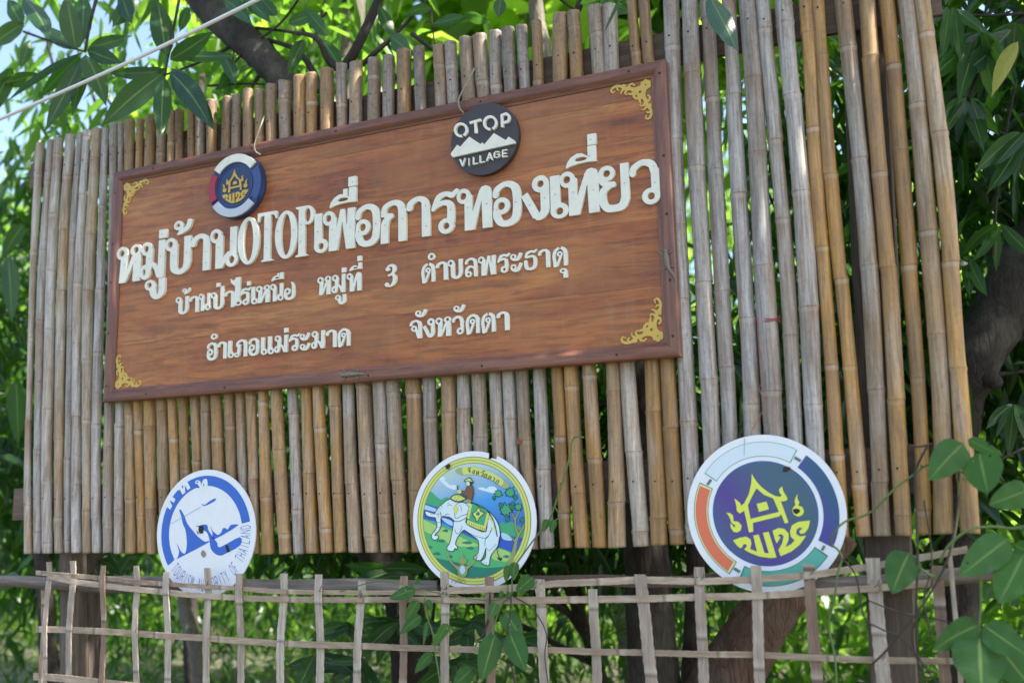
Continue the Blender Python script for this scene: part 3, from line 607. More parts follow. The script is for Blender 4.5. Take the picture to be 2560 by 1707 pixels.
for P0, P1, inn, m in (((0, ZB), (SW, ZB), (0, 1), M_frame), ((SW, ZB), (SW, ZB+SH), (-1, 0), M_frame_v), ((SW, ZB+SH), (0, ZB+SH), (0, -1), M_frame), ((0, ZB+SH), (0, ZB), (1, 0), M_frame_v)):
    V, Fc = frame_piece(P0, P1, inn); me = mesh('frame_moulding', V, Fc); bm = bmesh.new(); bm.from_mesh(me); bmesh.ops.recalc_face_normals(bm, faces=bm.faces); bm.to_mesh(me); bm.free()
    fo = link('frame_moulding', me, m, sign)
    kn = []
    for t in (.06, .3, .52, .7, .93):
        t += random.uniform(-.06, .06); c = np.array(P0)*(1-t)+np.array(P1)*t+np.array(inn)*.02
        if .03 < t < .97: kn.append(tube([(c[0], -.0006, c[1]), (c[0], .003, c[1])], [.0045, .004], 8))
    for V, Fc in kn: link('nail_hole', mesh('nail_hole', V, Fc), M_rust, fo)

# lettering ------------------------------------------------------------
YB = .0172; YL = .004                     # board face and letter front
CA = Face(280, 500, .22109, YL); CB = Face(760, 400, .20408, YL); CC = Face(1200, 320, .20408, YL); CD = Face(420, 640, .22109, YL); CE = Face(940, 590, .22109, YL)
NAILDOTS = []
def put_glyph(C, g, x0, x1, yb, yt, th=None, dots=0):
    W, H, L = glyph(g); xm = (x0+x1)/2; ym = (yb+yt)/2
    X0 = C.xz(x0, ym)[0]; X1 = C.xz(x1, ym)[0]; Z0 = C.xz(xm, yb)[1]; Z1 = C.xz(xm, yt)[1]
    sx = (X1-X0)/W; sz = (Z1-Z0)/H; loops = [[(X0+a*sx, Z0+b*sz) for a, b in l] for l in L]
    th = th or (YB-YL); V, Fc = slab(loops, th)
    o = link('letter', mesh('letter', [(a, YB-th+b, c) for a, b, c in V], Fc), M_cream, sign); return o
ROW1A = [('ho', 45, 320, 928, 515), ('mo', 322, 592, 888, 468), ('bo', 590, 885, 835, 422), ('aa', 883, 1102, 803, 378), ('no', 1103, 1420, 765, 318), ('O', 1418, 1662, 727, 193), ('T', 1640, 1858, 692, 137), ('O', 1840, 2092, 662, 120), ('P', 2072, 2285, 632, 66),
         ('ek', 530, 618, 430, 333), ('tho_mark', 697, 910, 393, 225), ('uu', 365, 592, 1122, 890)]
ROW1B = [('e', 120, 290, 1132, 652), ('pho', 225, 618, 1102, 608), ('uee', 308, 635, 566, 350), ('ek', 540, 638, 320, 202), ('o', 622, 925, 1050, 540), ('ko', 935, 1245, 1008, 492), ('aa', 1250, 1540, 948, 440), ('ro', 1550, 1885, 905, 380), ('tho', 1868, 2298, 850, 330)]
ROW1C = [('o', 150, 500, 1195, 650), ('ngo', 500, 850, 1135, 590), ('e', 855, 1080, 1102, 575), ('tho', 975, 1455, 1060, 510), ('ii', 1042, 1420, 468, 238), ('ek', 1312, 1420, 205, 70), ('yo', 1445, 1828, 1012, 448), ('wo', 1825, 2205, 945, 385)]
ROW2D = [('bo', 75, 220, 655, 458), ('tho_mark', 152, 250, 430, 362), ('aa', 225, 338, 635, 448), ('no', 335, 470, 615, 422), ('po', 472, 620, 600, 345), ('ek', 538, 578, 345, 302), ('aa', 622, 745, 578, 388), ('ai', 690, 828, 562, 240), ('ek', 883, 920, 330, 282), ('ro', 798, 925, 552, 358), ('e', 930, 1005, 540, 345), ('ho', 985, 1140, 526, 330), ('no', 1145, 1295, 507, 310), ('uee', 1160, 1292, 276, 190), ('o_broken', 1300, 1425, 490, 290),
         ('ho', 1680, 1830, 436, 228), ('mo', 1845, 1995, 412, 205), ('ek', 1955, 2003, 182, 128), ('uu', 1880, 2003, 545, 432), ('tho', 2010, 2175, 395, 185), ('ii', 2040, 2180, 162, 76), ('ek', 2133, 2180, 52, -5)]
ROW2E = [('3', 88, 225, 575, 318), ('to', 503, 660, 520, 302), ('nikhahit', 578, 658, 270, 188), ('aa', 668, 805, 497, 285), ('bo', 800, 972, 480, 262), ('lo', 995, 1140, 460, 242), ('pho', 1145, 1345, 440, 222), ('ro', 1362, 1505, 415, 198), ('sweep', 1510, 1652, 275, 190), ('sweep', 1515, 1655, 398, 305), ('thong', 1665, 1815, 380, 155), ('aa', 1825, 1963, 355, 142), ('to', 1985, 2160, 336, 117), ('u', 2072, 2160, 470, 360)]
ROW3D = [('o', 428, 542, 1175, 975), ('nikhahit', 475, 545, 942, 875), ('aa', 545, 652, 1160, 962), ('e', 667, 738, 1148, 955), ('phoo', 742, 888, 1138, 940), ('o', 900, 1018, 1122, 925), ('e', 1040, 1112, 1112, 915), ('e', 1118, 1190, 1105, 906), ('mo', 1195, 1342, 1088, 892), ('ek', 1303, 1345, 862, 810), ('ro', 1352, 1478, 1072, 880), ('sweep', 1480, 1600, 950, 868), ('sweep', 1480, 1605, 1062, 982), ('mo', 1615, 1762, 1043, 842), ('aa', 1775, 1898, 1030, 828), ('do', 1907, 2048, 1017, 815)]
ROW3E = [('cho', 370, 513, 1158, 947), ('sweep', 435, 573, 912, 830), ('ngo', 518, 656, 1147, 930), ('ho', 665, 838, 1132, 913), ('wo', 850, 983, 1112, 900), ('sweep', 868, 1005, 857, 775), ('do', 1003, 1165, 1100, 880), ('to', 1180, 1343, 1085, 863), ('aa', 1355, 1498, 1066, 847)]
for C, row, th in ((CA, ROW1A, None), (CB, ROW1B, None), (CC, ROW1C, None), (CD, ROW2D, .0085), (CE, ROW2E, .0085), (CD, ROW3D, .0085), (CE, ROW3E, .0085)):
    for k, q in enumerate(row): put_glyph(C, *q, th=(th or .0115)+.0004*(k % 2))
# brads that pin the large letters
dd = []
for C, L in ((CA, [(140, 730), (265, 695), (420, 660), (550, 637), (565, 388), (685, 630), (840, 595), (1060, 585), (1060, 710), (1205, 535), (1353, 467), (1450, 435), (1625, 383), (1740, 330), (1745, 543), (1870, 357), (2055, 340), (2138, 278), (2132, 470), (540, 990)]), (CB, [(165, 877), (345, 852), (568, 825), (590, 266), (668, 877), (878, 780), (988, 800), (1203, 718), (1488, 560), (1495, 808), (1795, 610), (2005, 580), (2238, 537)]), (CC, [(83, 930), (440, 905), (207, 1000), (610, 945), (787, 858), (918, 812), (1140, 788), (1390, 757), (1355, 140), (1335, 342), (1770, 677), (2128, 467), (2142, 667)])):
    for a, b in L:
        p = C.xz(a, b); dd.append(tube([(p[0], YL-.0008, p[1]), (p[0], YL+.003, p[1])], .0013, 6))
for V, Fc in dd: link('brad', mesh('brad', V, Fc), M_rust, sign)

# corner ornaments -----------------------------------------------------
def ornament_loops():
    h = 1.; X, Y = np.meshgrid(np.arange(-6, 112, h), np.arange(-6, 112, h)); D = np.full(X.shape, 1e6)
    for k in range(6):
        a = k*PI/3+.5; D = np.minimum(D, np.sqrt((X-13-8*math.cos(a))**2+(Y-13-8*math.sin(a))**2)-6.2)
    S = [[(18, 12, 8), (34, 20, 11), (50, 17, 9), (56, 8, 6), (48, 4, 5), (42, 8, 4)], [(34, 22, 9), (44, 34, 8), (40, 44, 4)], [(50, 16, 9), (64, 13, 9), (78, 4, 7), (92, 3, 7), (101, 9, 6), (99, 17, 4), (93, 15, 3)],
         [(60, 14, 8), (66, 24, 5), (62, 30, 2)], [(68, 12, 8), (76, 20, 4), (76, 25, 2)], [(40, 24, 8), (50, 30, 6), (58, 28, 3)], [(74, 8, 6), (70, 3, 5), (64, 5, 3)], [(84, 4, 5), (86, 11, 4), (82, 14, 2)]]
    for s in S:
        c = catmull(s, 6); D = np.minimum(D, sd_stroke(X, Y, c)); e = c[-1]; D = np.minimum(D, np.sqrt((X-e[0])**2+(Y-e[1])**2)-e[2]/2-.6)
        c2 = c[:, [1, 0, 2]]; D = np.minimum(D, sd_stroke(X, Y, c2)); D = np.minimum(D, np.sqrt((X-e[1])**2+(Y-e[0])**2)-e[2]/2-.6)
    D = np.minimum(D, sd_poly(X, Y, [(20, 20), (42, 30), (34, 40), (22, 36)])); D = np.maximum(D, -sd_ell(X, Y, 28, 29, 3.5, 3.5))
    return contour(D, -6, -6, h)
OL = ornament_loops()
for cx_, cz_, sx, sz in ((.054, ZB+.054, 1, 1), (SW-.054, ZB+.054, -1, 1), (.054, ZB+SH-.054, 1, -1), (SW-.054, ZB+SH-.054, -1, -1)):
    s = .00134; loops = [[(cx_+sx*a*s, cz_+sz*b*s) for a, b in l] for l in OL]; flat('corner_ornament', loops, YB-.004, M_gold, sign, .0042)

# the community-development roundel drawing, traced once from the large plastic disc
YD = .024
K3 = Face(1700, 1070, .2678, YD)
c3 = W2S((3.6252*SCL, 0, ZB-.6656*SCL)); C3 = U(c3[0], c3[1], YD); R3 = .315*SCL*1.0083
HOUSE = [[(672,422),(688,455),(722,505),(770,555),(830,600),(890,632),(935,640),(950,625),(930,600),(925,570),(955,540),(962,580),(985,620),(1003,650),(1000,672),(965,682),(943,682),(968,750),(1015,880),(980,887),(945,800),(928,822),(682,882),(685,965),(645,972),(622,860),(600,770),(560,795),(532,772),(525,710),(508,655),(540,678),(565,700),(572,722),(600,700),(645,610),(665,520)]]
HOUSE_H = [(715,560),(785,620),(872,655),(925,780),(660,845),(635,720),(672,640)]
WIN = [(717,705),(808,683),(832,755),(738,780)]
FL_L = [(432,787),(470,792),(495,812),(500,845),(500,865),(545,872),(577,905),(570,950),(535,972),(500,965),(475,925),(470,885),(490,900),(508,930),(518,905),(480,880),(472,850),(455,815)]
FL_R = [(1103,612),(1095,650),(1115,690),(1105,722),(1142,732),(1160,775),(1145,808),(1105,825),(1062,805),(1047,770),(1055,742),(1080,715),(1070,685),(1080,645)]
TXT_L = [(495,1045),(560,1020),(620,1010),(660,1035),(668,1080),(655,1125),(720,1150),(705,1090),(685,1000),(735,990),(765,1080),(790,1162),(830,1165),(805,1080),(775,975),(828,965),(865,1080),(902,1205),(840,1210),(740,1195),(650,1160),(600,1130),(628,1098),(615,1078),(590,1085),(585,1108),(560,1118),(530,1090)]
TXT_R = [(865,955),(920,930),(975,938),(1015,980),(1015,1040),(985,1108),(1040,1080),(1070,1045),(1035,1010),(1028,960),(1045,905),(1105,872),(1215,860),(1200,930),(1165,978),(1125,985),(1112,960),(1145,932),(1115,925),(1090,945),(1085,985),(1120,1008),(1180,1000),(1120,1085),(1040,1150),(940,1193),(920,1135),(955,1070),(968,1005),(942,985),(915,1000),(940,1015),(905,1075),(885,1030)]
def to_plane(P, C=K3): return [C.xz(a, b) for a, b in P]
FIG3 = [to_plane(q) for q in (HOUSE[0], WIN, FL_L, FL_R, TXT_L, TXT_R)]; HOLE3 = to_plane(HOUSE_H)
def ang(a, b): p = K3.xz(a, b); return math.degrees(math.atan2(p[1]-C3[2], p[0]-C3[0]))

# round emblem, left: blue ring with gold house
def emblem_left():
    cx, cz, r = .9272*SCL, ZB+1.1229*SCL, .1843*SCL
    cx -= .004; r *= .97
    e = flat('emblem', ring(cx, cz, 0, r), -.012, M_navy, sign, .029); e['label'] = 'navy round emblem with gold house and coloured ring'
    flat('emblem_rim', ring(cx, cz, r*.70, r*.745), -.0155, M_navy_l, e, .0036); flat('emblem_rim', ring(cx, cz, r*.63, r*.655), -.0145, M_navy_l, e, .0026)
    for a0, a1, m, nm in ((38, 142, M_cream, 0), (-145, -42, M_greyw, 0), (150, 207, M_red, 0), (-34, 30, M_navy_l, 0)):
        L = ring(cx, cz, r*.735, r*.985, a0, a1)
        flat('ring_segment', L, -.0205 if m is not M_navy_l else -.018, m, e, .009)
    rot = math.radians(-11.5); k = r*.645/(R3*.66); cs, sn = math.cos(rot), math.sin(rot)
    tf = lambda p: (cx+((p[0]-C3[0])*cs-(p[1]-C3[2])*sn)*k, cz+((p[0]-C3[0])*sn+(p[1]-C3[2])*cs)*k)
    names = ('house_figure', 'house_figure', 'flame_figure', 'flame_figure', 'emblem_letter', 'emblem_letter')
    for i, (P, nm) in enumerate(zip(FIG3, names)):
        L = [[tf(p) for p in P]]
        if i == 0: L.append([tf(p) for p in HOLE3])
        flat(nm, L, -.0165, M_gold, e, .0046)
emblem_left()
# round emblem, right: dark disc with cream mountains
def emblem_right():
    cx, cz, r = 2.4135*SCL, ZB+1.1288*SCL, .1797*SCL
    e = flat('emblem', ring(cx, cz, 0, r), -.006, M_emb, sign, .023); e['label'] = 'dark round emblem with cream mountains and OTOP VILLAGE letters'
    K = Face(1100, 240, .1339, -.016)
    mt = [(197,1080),(320,912),(375,950),(545,762),(755,900),(785,868),(822,910),(1005,695),(1228,828),(1280,762),(1400,840),(1395,885),(240,1143),(215,1120)]
    K.put('mountain_relief', [mt], M_cream, e, 0, .0102)
    def seg(P, w): return [(a, b, w) for a, b in P]
    X, Y = np.meshgrid(np.arange(200, 1500, 6.), np.arange(250, 820, 6.))
    def arcs(cx0, cy0, rx, ry, a0, a1, n=26): return [(cx0+rx*math.cos(math.radians(a0+(a1-a0)*i/n)), cy0-ry*math.sin(math.radians(a0+(a1-a0)*i/n))) for i in range(n+1)]
    for P in ([arcs(388, 635, 108, 115, -62, 282)], [[(550, 505), (762, 445)], [(655, 470), (668, 695)]], [arcs(935, 505, 112, 118, -68, 272)], [[(1150, 350), (1160, 585)], [(1140, 365)]+arcs(1225, 410, 62, 78, 90, -90)+[(1165, 505)]]):
        D = np.full(X.shape, 1e6)
        for q in P: D = np.minimum(D, sd_stroke(X, Y, seg(q, 46)))
        K.put('letter', contour(D, 200, 250, 6.), M_cream, e, 0, .0102)
    for ch, x0, y0, x1, y1 in (('V', 372, 1200, 462, 1325), ('I', 510, 1180, 560, 1305), ('L', 620, 1160, 700, 1285), ('L', 745, 1130, 825, 1255), ('A', 870, 1095, 975, 1225), ('G', 1010, 1065, 1105, 1170), ('E', 1165, 1030, 1245, 1150)):
        W = x1-x0; L = [[(x0+a/4*W, (y1-(W*.16))+(b/6)*(y0-y1)+0*a) for a, b in l] for l in lat_loops(ch, 1.05)]
        K.put('letter', [[(a, b-(a-x0)*.18) for a, b in l] for l in L], M_cream, e, 0, .0102)
emblem_right()
# cords that hold the board
for P in ([(1186,172,.03),(1172,200,-.012),(1152,236,-.015),(1146,256,-.016),(1150,272,-.012),(1160,284,.0)], [(661,290,.03),(652,315,-.008),(640,348,-.014),(636,366,-.016),(640,380,-.010),(652,387,.004)]):
    V, Fc = tube(catmull([U(a, b, y) for a, b, y in P], 5), .0028, 7); link('hanging_cord', mesh('hanging_cord', V, Fc, True), M_rope, sign)

# ------------------------------------------------------------------ plastic discs
DARKHOLE = paint('torn_hole_dark', (.03, .024, .02), .9, .2)
def disc_base(label, K, C, R, notch=None, group=None):
    n = 96; L = [(C[0]+R*math.cos(2*PI*i/n), C[2]+R*math.sin(2*PI*i/n)) for i in range(n)]
    if notch:
        x0, y0, w = notch; X, Y = np.meshgrid(np.arange(C[0]-R-.01, C[0]+R+.01, .003), np.arange(C[2]-R-.01, C[2]+R+.01, .003))
        D = np.sqrt((X-C[0])**2+(Y-C[2])**2)-R; P = [K.xz(*q) for q in w]; D = np.maximum(D, -sd_poly(X, Y, P)); Ls = contour(D, C[0]-R-.01, C[2]-R-.01, .003)
    else: Ls = [L]
    V, Fc = slab(Ls, .005); o = link('round_sign', mesh('round_sign', [(a, YD+b, c) for a, b, c in V], Fc), M_white)
    return tag(o, label, 'sign', group)
# left: blue and white tourism disc
K1 = Face(360, 1160, .2168, YD); c1 = W2S((.7634*SCL, 0, ZB-.7245*SCL)); C1 = U(c1[0], c1[1], YD); R1 = .3258*SCL*1.006
MB = paint('print_blue', (.03, .135, .56), .35, .05); MB2 = paint('print_light_blue', (.12, .33, .62), .4, .05)
d1 = disc_base('white round sign with blue ring, temple spire and curved English lettering', K1, C1, R1, (0, 0, [(395, 60), (402, 160), (415, 172), (405, 205), (380, 178), (330, 182), (330, 60)]), 'round plastic signs leaning on the bamboo wall')
def a1(a, b): p = K1.xz(a, b); return math.degrees(math.atan2(p[1]-C1[2], p[0]-C1[0]))
aR = (a1(1190, 655)+a1(1100, 700))/2; aL = (a1(290, 1140)+a1(370, 1100))/2 % 360
flat('printed_ring', ring(C1[0], C1[2], R1*.742, R1*.905, aR, aL, 90), YD-.0006, MB, d1)
for P in ([(408,530),(420,520),(435,535),(470,600),(490,660),(520,710),(570,770),(620,830),(700,890),(740,885),(738,905),(398,1083),(392,1068),(405,1010),(390,950),(378,912),(402,955),(430,1005),(475,1025),(495,910),(480,760),(450,690),(430,600)],
          [(580,698),(620,710),(680,695),(730,700),(745,760),(790,830),(845,905),(850,935),(890,950),(1105,838),(1108,935),(920,1040),(870,1050),(820,1030),(770,970),(758,880),(735,800),(700,765),(650,735)],
          [(765,705),(790,760),(830,800),(855,812),(890,785),(910,740),(935,732),(965,750),(985,720),(1010,697),(1085,705),(815,862),(790,790)], [(605,760),(620,770),(635,800),(622,812)],
          [(665,455),(700,466),(750,430),(800,400),(832,395),(815,425),(740,465),(690,480)]):
    K1.put('printed_figure', px_loops(P, 3 if len(P) > 4 else 0), MB, d1, .0006)
K1.put('printed_figure', [[(315, 683), (655, 492), (656, 497), (316, 688)]], MB2, d1, .0009)
for k, (a, b) in enumerate(((290, 450), (455, 275), (665, 235))):
    p = K1.xz(a, b); th = math.atan2(p[1]-C1[2], p[0]-C1[0])-PI/2; W, H, L = glyph('tho'); s = R1*.165/100; sx = R1*.25/86
    fx = lambda q: (p[0]+((q[0]-W/2)*sx*math.cos(th)-(q[1]-50)*s*math.sin(th)), p[1]+((q[0]-W/2)*sx*math.sin(th)+(q[1]-50)*s*math.cos(th)))
    flat('printed_letter', [[fx(q) for q in l] for l in L], YD-.0012, M_white, d1)
def arc_text(txt, C, r0, r1, A0, A1, mat, parent, w=.5, cw=.62):
    n = len(txt); LL = []
    for i, ch in enumerate(txt):
        if ch == ' ': continue
        a = math.radians(A0+(A1-A0)*i/(n-1)); rm = (r0+r1)/2; da = math.radians(abs(A1-A0)/(n-1))*cw
        for l in lat_loops(ch, w):
            LL.append([(C[0]+(r1+(r0-r1)*b/6)*math.cos(a+da*(q-2)/4), C[2]+(r1+(r0-r1)*b/6)*math.sin(a+da*(q-2)/4)) for q, b in l])
    flat('printed_lettering', LL, YD-.0008, mat, parent)
arc_text('TOURISM AUTHORITY OF THAILAND', C1, R1*.72, R1*.90, a1(365, 1180), a1(1175, 725), MB, d1)
for P in ([(640,712),(685,712),(690,760),(680,795),(645,795),(632,760)], [(945,935),(965,930),(985,975),(990,1005),(965,1012),(950,980)], [(620,250),(640,255),(640,270),(625,272)]): K1.put('torn_hole', px_loops(P, 3), DARKHOLE, d1, .0018)
K1.put('torn_hole', px_loops([(680,988),(700,1000),(720,1030),(705,1068),(680,1068),(658,1030)], 3), paint('torn_hole_pale', (.30, .26, .22), .8, .4), d1, .0018)

# right: community development disc
M3 = {k: paint('print_'+k, v, .33, .04) for k, v in dict(purple=(.085, .055, .27), deepblue=(.03, .10, .36), teal=(.10, .42, .33), paleteal=(.55, .72, .72), orange=(.70, .17, .09), yellow=(.72, .78, .10), slate=(.055, .12, .17), ice=(.66, .76, .82), darkgreen=(.03, .12, .10), paleyellow=(.70, .78, .35)).items()}
def gradient_print(name, c1, c2, c3, direction):
    t = NT(name); tc = t.n('ShaderNodeTexCoord'); mp = t.n('ShaderNodeMapping'); t.l(tc.outputs['Generated'], mp.inputs[0]); mp.inputs['Rotation'].default_value = (0, direction, 0)
    sp = t.n('ShaderNodeSeparateXYZ'); t.l(mp.outputs[0], sp.inputs[0]); setc(t, t.ramp(sp.outputs[0], [(0.05, c1), (.5, c2), (.95, c3)])); t.b.inputs['Roughness'].default_value = .3; return t.m
d3 = disc_base('white round sign with purple centre, yellow house drawing and four coloured ring segments', K3, C3, R3, None, 'round plastic signs leaning on the bamboo wall')
MG = gradient_print('print_purple_blend', (.05, .13, .20), (.085, .05, .27), (.055, .12, .18), .6)
flat('printed_circle', ring(C3[0], C3[2], 0, R3*.664), YD-.0006, M3['deepblue'], d3); flat('printed_circle', ring(C3[0], C3[2], 0, R3*.650), YD-.0010, MG, d3)
for a0, a1_, mo, mi, ri in ((ang(300, 470), ang(1062, 268), M3['teal'], M3['ice'], 1), (ang(258, 540)-0, ang(500, 1300), M3['darkgreen'], M3['orange'], 1), (ang(1135, 312), ang(1370, 1085), M3['deepblue'], M3['purple'], 1), (ang(1325, 1150), ang(580, 1335), M3['darkgreen'], M3['teal'], 1)):
    a, b = a0, a1_
    if mi is M3['ice']: a, b = b, a
    if mi is M3['orange']: b = b % 360; a = a % 360
    if mi is M3['purple']: a, b = b, a
    if mi is M3['teal']: a, b = b, a
    if b < a: b += 360
    flat('printed_segment', ring(C3[0], C3[2], R3*.722, R3*.912, a, b), YD-.0006, mo, d3)
    e = 1.0 if mi is not M3['orange'] else 2.4; w = .008 if mi is not M3['orange'] else .022
    if mi is M3['orange']: flat('printed_segment', ring(C3[0], C3[2], R3*.730, R3*.904, a+.8, b-.8), YD-.0010, M3['paleyellow'], d3)
    flat('printed_segment', ring(C3[0], C3[2], R3*(.722+w), R3*(.912-w), a+e, b-e), YD-.0014, gradient_print('print_blue_purple_blend', (.10, .06, .33), (.06, .06, .30), (.03, .10, .20), .9) if mi is M3['purple'] else mi, d3)
for p, q in (((292, 478), (256, 528)), ((1070, 272), (1128, 305)), ((505, 1305), (560, 1340)), ((1350, 1095), (1325, 1140))):
    dx, dy = q[0]-p[0], q[1]-p[1]; l = math.hypot(dx, dy); nx, ny = -dy/l*13, dx/l*13
    K3.put('printed_segment', [[(p[0]+nx, p[1]+ny), (q[0]+nx, q[1]+ny), (q[0]-nx, q[1]-ny), (p[0]-nx, p[1]-ny)]], paint('print_grey', (.12, .16, .16), .4, .05), d3, .0018)
for i, P in enumerate(FIG3):
    L = [P]+([HOLE3] if i == 0 else [])
    flat('printed_figure', L, YD-.0022, M3['yellow'], d3)
K3.put('torn_hole', px_loops([(962,375),(990,355),(1030,365),(1032,385),(1000,405),(965,408)], 2), DARKHOLE, d3, .0028); K3.put('torn_hole', px_loops([(1055,760),(1085,748),(1122,762),(1110,790),(1085,800),(1062,785)], 2), DARKHOLE, d3, .0030)
K3.put('scratch', [[(600, 95), (606, 96), (602, 255), (597, 255)]], paint('print_scratch', (.35, .30, .32), .5, .1), d3, .0022)

# middle: provincial seal disc with white elephant
K2 = Face(1010, 1120, .22966, YD); c2 = W2S((2.3155*SCL, 0, ZB-.6783*SCL)); C2 = U(c2[0], c2[1], YD); R2 = .3136*SCL*1.007
d2 = disc_base('white-rimmed round seal sign showing a white elephant and rider under a green tree', K2, C2, R2, (0, 0, [(920, 40), (918, 95), (912, 135), (945, 150), (935, 118), (955, 108), (1010, 120), (1010, 40)]), 'round plastic signs leaning on the bamboo wall')
P2 = {k: paint('seal_'+k, v, .35, .03) for k, v in dict(gold=(.62, .68, .16), olive=(.20, .20, .05), black=(.012, .03, .03), white=(.66, .80, .84), green=(.05, .38, .17), dgreen=(.012, .20, .14), meadow=(.08, .45, .16), lime=(.38, .62, .18), river=(.03, .10, .50), pale=(.42, .66, .80), cream=(.72, .74, .50), brown=(.20, .085, .045), bark=(.28, .33, .12), grey=(.35, .42, .18), orange=(.55, .30, .12), shade=(.45, .62, .68)).items()}
lift = [.0006]
def lay(name, P, m, smooth=3, off=0., sub=None):
    lift[0] += .00004; return K2.put(name, px_loops(P, smooth, off, sub), m, d2, lift[0])
def ring2(r0, r1, m, nm='printed_ring'):
    lift[0] += .00005; return flat(nm, ring(C2[0], C2[2], r0*R2, r1*R2), YD-lift[0], m, d2)
ring2(0, .922, P2['olive']); ring2(0, .91, P2['gold']); ring2(.868, .876, P2['olive']); ring2(0, .832, P2['olive'])
lift[0] += .00005
MSK = gradient_print('seal_sky', (.015, .06, .42), (.06, .33, .72), (.66, .74, .58), PI/2+.25)
RI = .822
def disc_clip(P, nm, m, smooth=3):
    """picture band clipped by the inner circle of the seal"""
    L = px_loops(P, smooth); A = np.array([K2.xz(*q) for q in L[0]]); h = R2/60
    X, Y = np.meshgrid(np.arange(C2[0]-R2, C2[0]+R2, h), np.arange(C2[2]-R2, C2[2]+R2, h)); D = np.maximum(np.sqrt((X-C2[0])**2+(Y-C2[2])**2)-R2*RI, sd_poly(X, Y, A))
    lift[0] += .00004; return flat(nm, contour(D, C2[0]-R2, C2[2]-R2, h), YD-lift[0], m, d2)
flat('printed_sky', ring(C2[0], C2[2], 0, R2*RI), YD-lift[0], MSK, d2)
for P in ([(390,320),(420,305),(455,330),(440,350),(470,370),(500,400),(560,400),(580,440),(540,450),(470,420),(430,385),(395,350)], [(800,430),(860,425),(900,440),(930,415),(990,420),(1015,455),(980,490),(900,470),(840,455)]): disc_clip(P, 'printed_cloud', P2['white'])
disc_clip([(150,560),(240,450),(300,470),(350,520),(410,560),(470,530),(600,620),(700,700),(1000,850),(1050,800),(1110,820),(1170,800),(1300,870),(1450,900),(1450,1100),(900,1000),(150,640)], 'printed_trees', P2['green'])
disc_clip([(150,600),(230,600),(330,630),(600,720),(1060,910),(1200,960),(1450,1000),(1450,1220),(1060,1100),(600,900),(400,800),(150,760)], 'printed_river', P2['river'])
disc_clip([(150,610),(230,615),(330,650),(400,690),(330,690),(180,650)], 'printed_river', P2['pale']); disc_clip([(400,750),(520,790),(560,850),(470,820)], 'printed_river', P2['pale']); disc_clip([(1060,915),(1150,950),(1180,1000),(1080,990)], 'printed_river', P2['pale'])
disc_clip([(100,730),(190,755),(400,825),(530,880),(640,930),(800,1000),(1040,1080),(1180,1130),(1450,1200),(1400,1600),(100,1600)], 'printed_meadow', P2['meadow'])
disc_clip([(180,770),(330,830),(520,900),(640,980),(820,1060),(560,1060),(350,960),(200,880)], 'printed_meadow', P2['lime']); disc_clip([(990,1090),(1160,1140),(1120,1230),(960,1200)], 'printed_meadow', P2['lime'])
disc_clip([(300,1200),(520,1230),(860,1300),(1160,1300),(1100,1500),(700,1560),(380,1420)], 'printed_meadow', P2['dgreen'])
for x, y, w in ((400, 1010, 60), (450, 900, 40), (680, 1030, 70), (270, 1080, 50), (350, 1150, 60), (720, 1090, 50), (1110, 1180, 40), (500, 1180, 40)):
    disc_clip([(x-w, y), (x-w*.3, y-14), (x+w*.4, y-22), (x+w, y+4), (x+w*.3, y+14), (x-w*.2, y+8)], 'printed_grass', P2['dgreen'], 2)
def disc_clip2(nm, P, m): disc_clip(P, nm, m, 2)
# tree on the right
def stroke2(nm, P, w, m, sm=5):
    c = catmull([(a, b, w if not hasattr(w, '__len__') else w[min(i, len(w)-1)]) for i, (a, b) in enumerate(P)], sm); A = c[:, :2]; x0, y0 = A.min(0)-30; x1, y1 = A.max(0)+30; h = max((x1-x0), (y1-y0))/110
    h = max(h, 1.6); X, Y = np.meshgrid(np.arange(x0, x1, h), np.arange(y0, y1, h)); D = sd_stroke(X, Y, c); lift[0] += .00004; return K2.put(nm, contour(D, x0, y0, h), m, d2, lift[0])
for w, m in ((58, P2['black']), (40, P2['bark'])):
    stroke2('printed_tree', [(1150, 1280), (1200, 1120), (1220, 1010), (1248, 940)], [w+10, w, w*.8, w*.6], m); stroke2('printed_tree', [(1248, 945), (1215, 850), (1212, 780), (1170, 690)], [w*.6, w*.5, w*.45, w*.25], m)
    stroke2('printed_tree', [(1248, 945), (1300, 860), (1310, 830)], [w*.6, w*.5, w*.3], m); stroke2('printed_tree', [(1205, 790), (1250, 700), (1260, 660)], [w*.5, w*.35, w*.2], m); stroke2('printed_tree', [(1215, 1020), (1185, 980), (1150, 950)], [w*.4, w*.3, w*.15], m)
for x, y, s in ((1110, 670, 95), (1030, 490, 60), (1160, 480, 75), (1250, 640, 60), (1290, 780, 48), (1130, 770, 42), (985, 540, 32), (1215, 540, 40), (1060, 620, 40), (1180, 640, 50), (1290, 1010, 36), (1190, 600, 34)):
    P = []
    for i in range(18):
        a = 2*PI*i/18; rr_ = s*(.95 if i % 2 else .55)*(.85+.3*random.random()); P.append((x+rr_*math.cos(a), y+rr_*math.sin(a)))
    disc_clip(P, 'printed_foliage', P2['black'], 0); disc_clip([(x+(a-x)*.8, y+(b-y)*.8) for a, b in P], 'printed_foliage', P2['dgreen'] if s < 60 else P2['green'], 0)
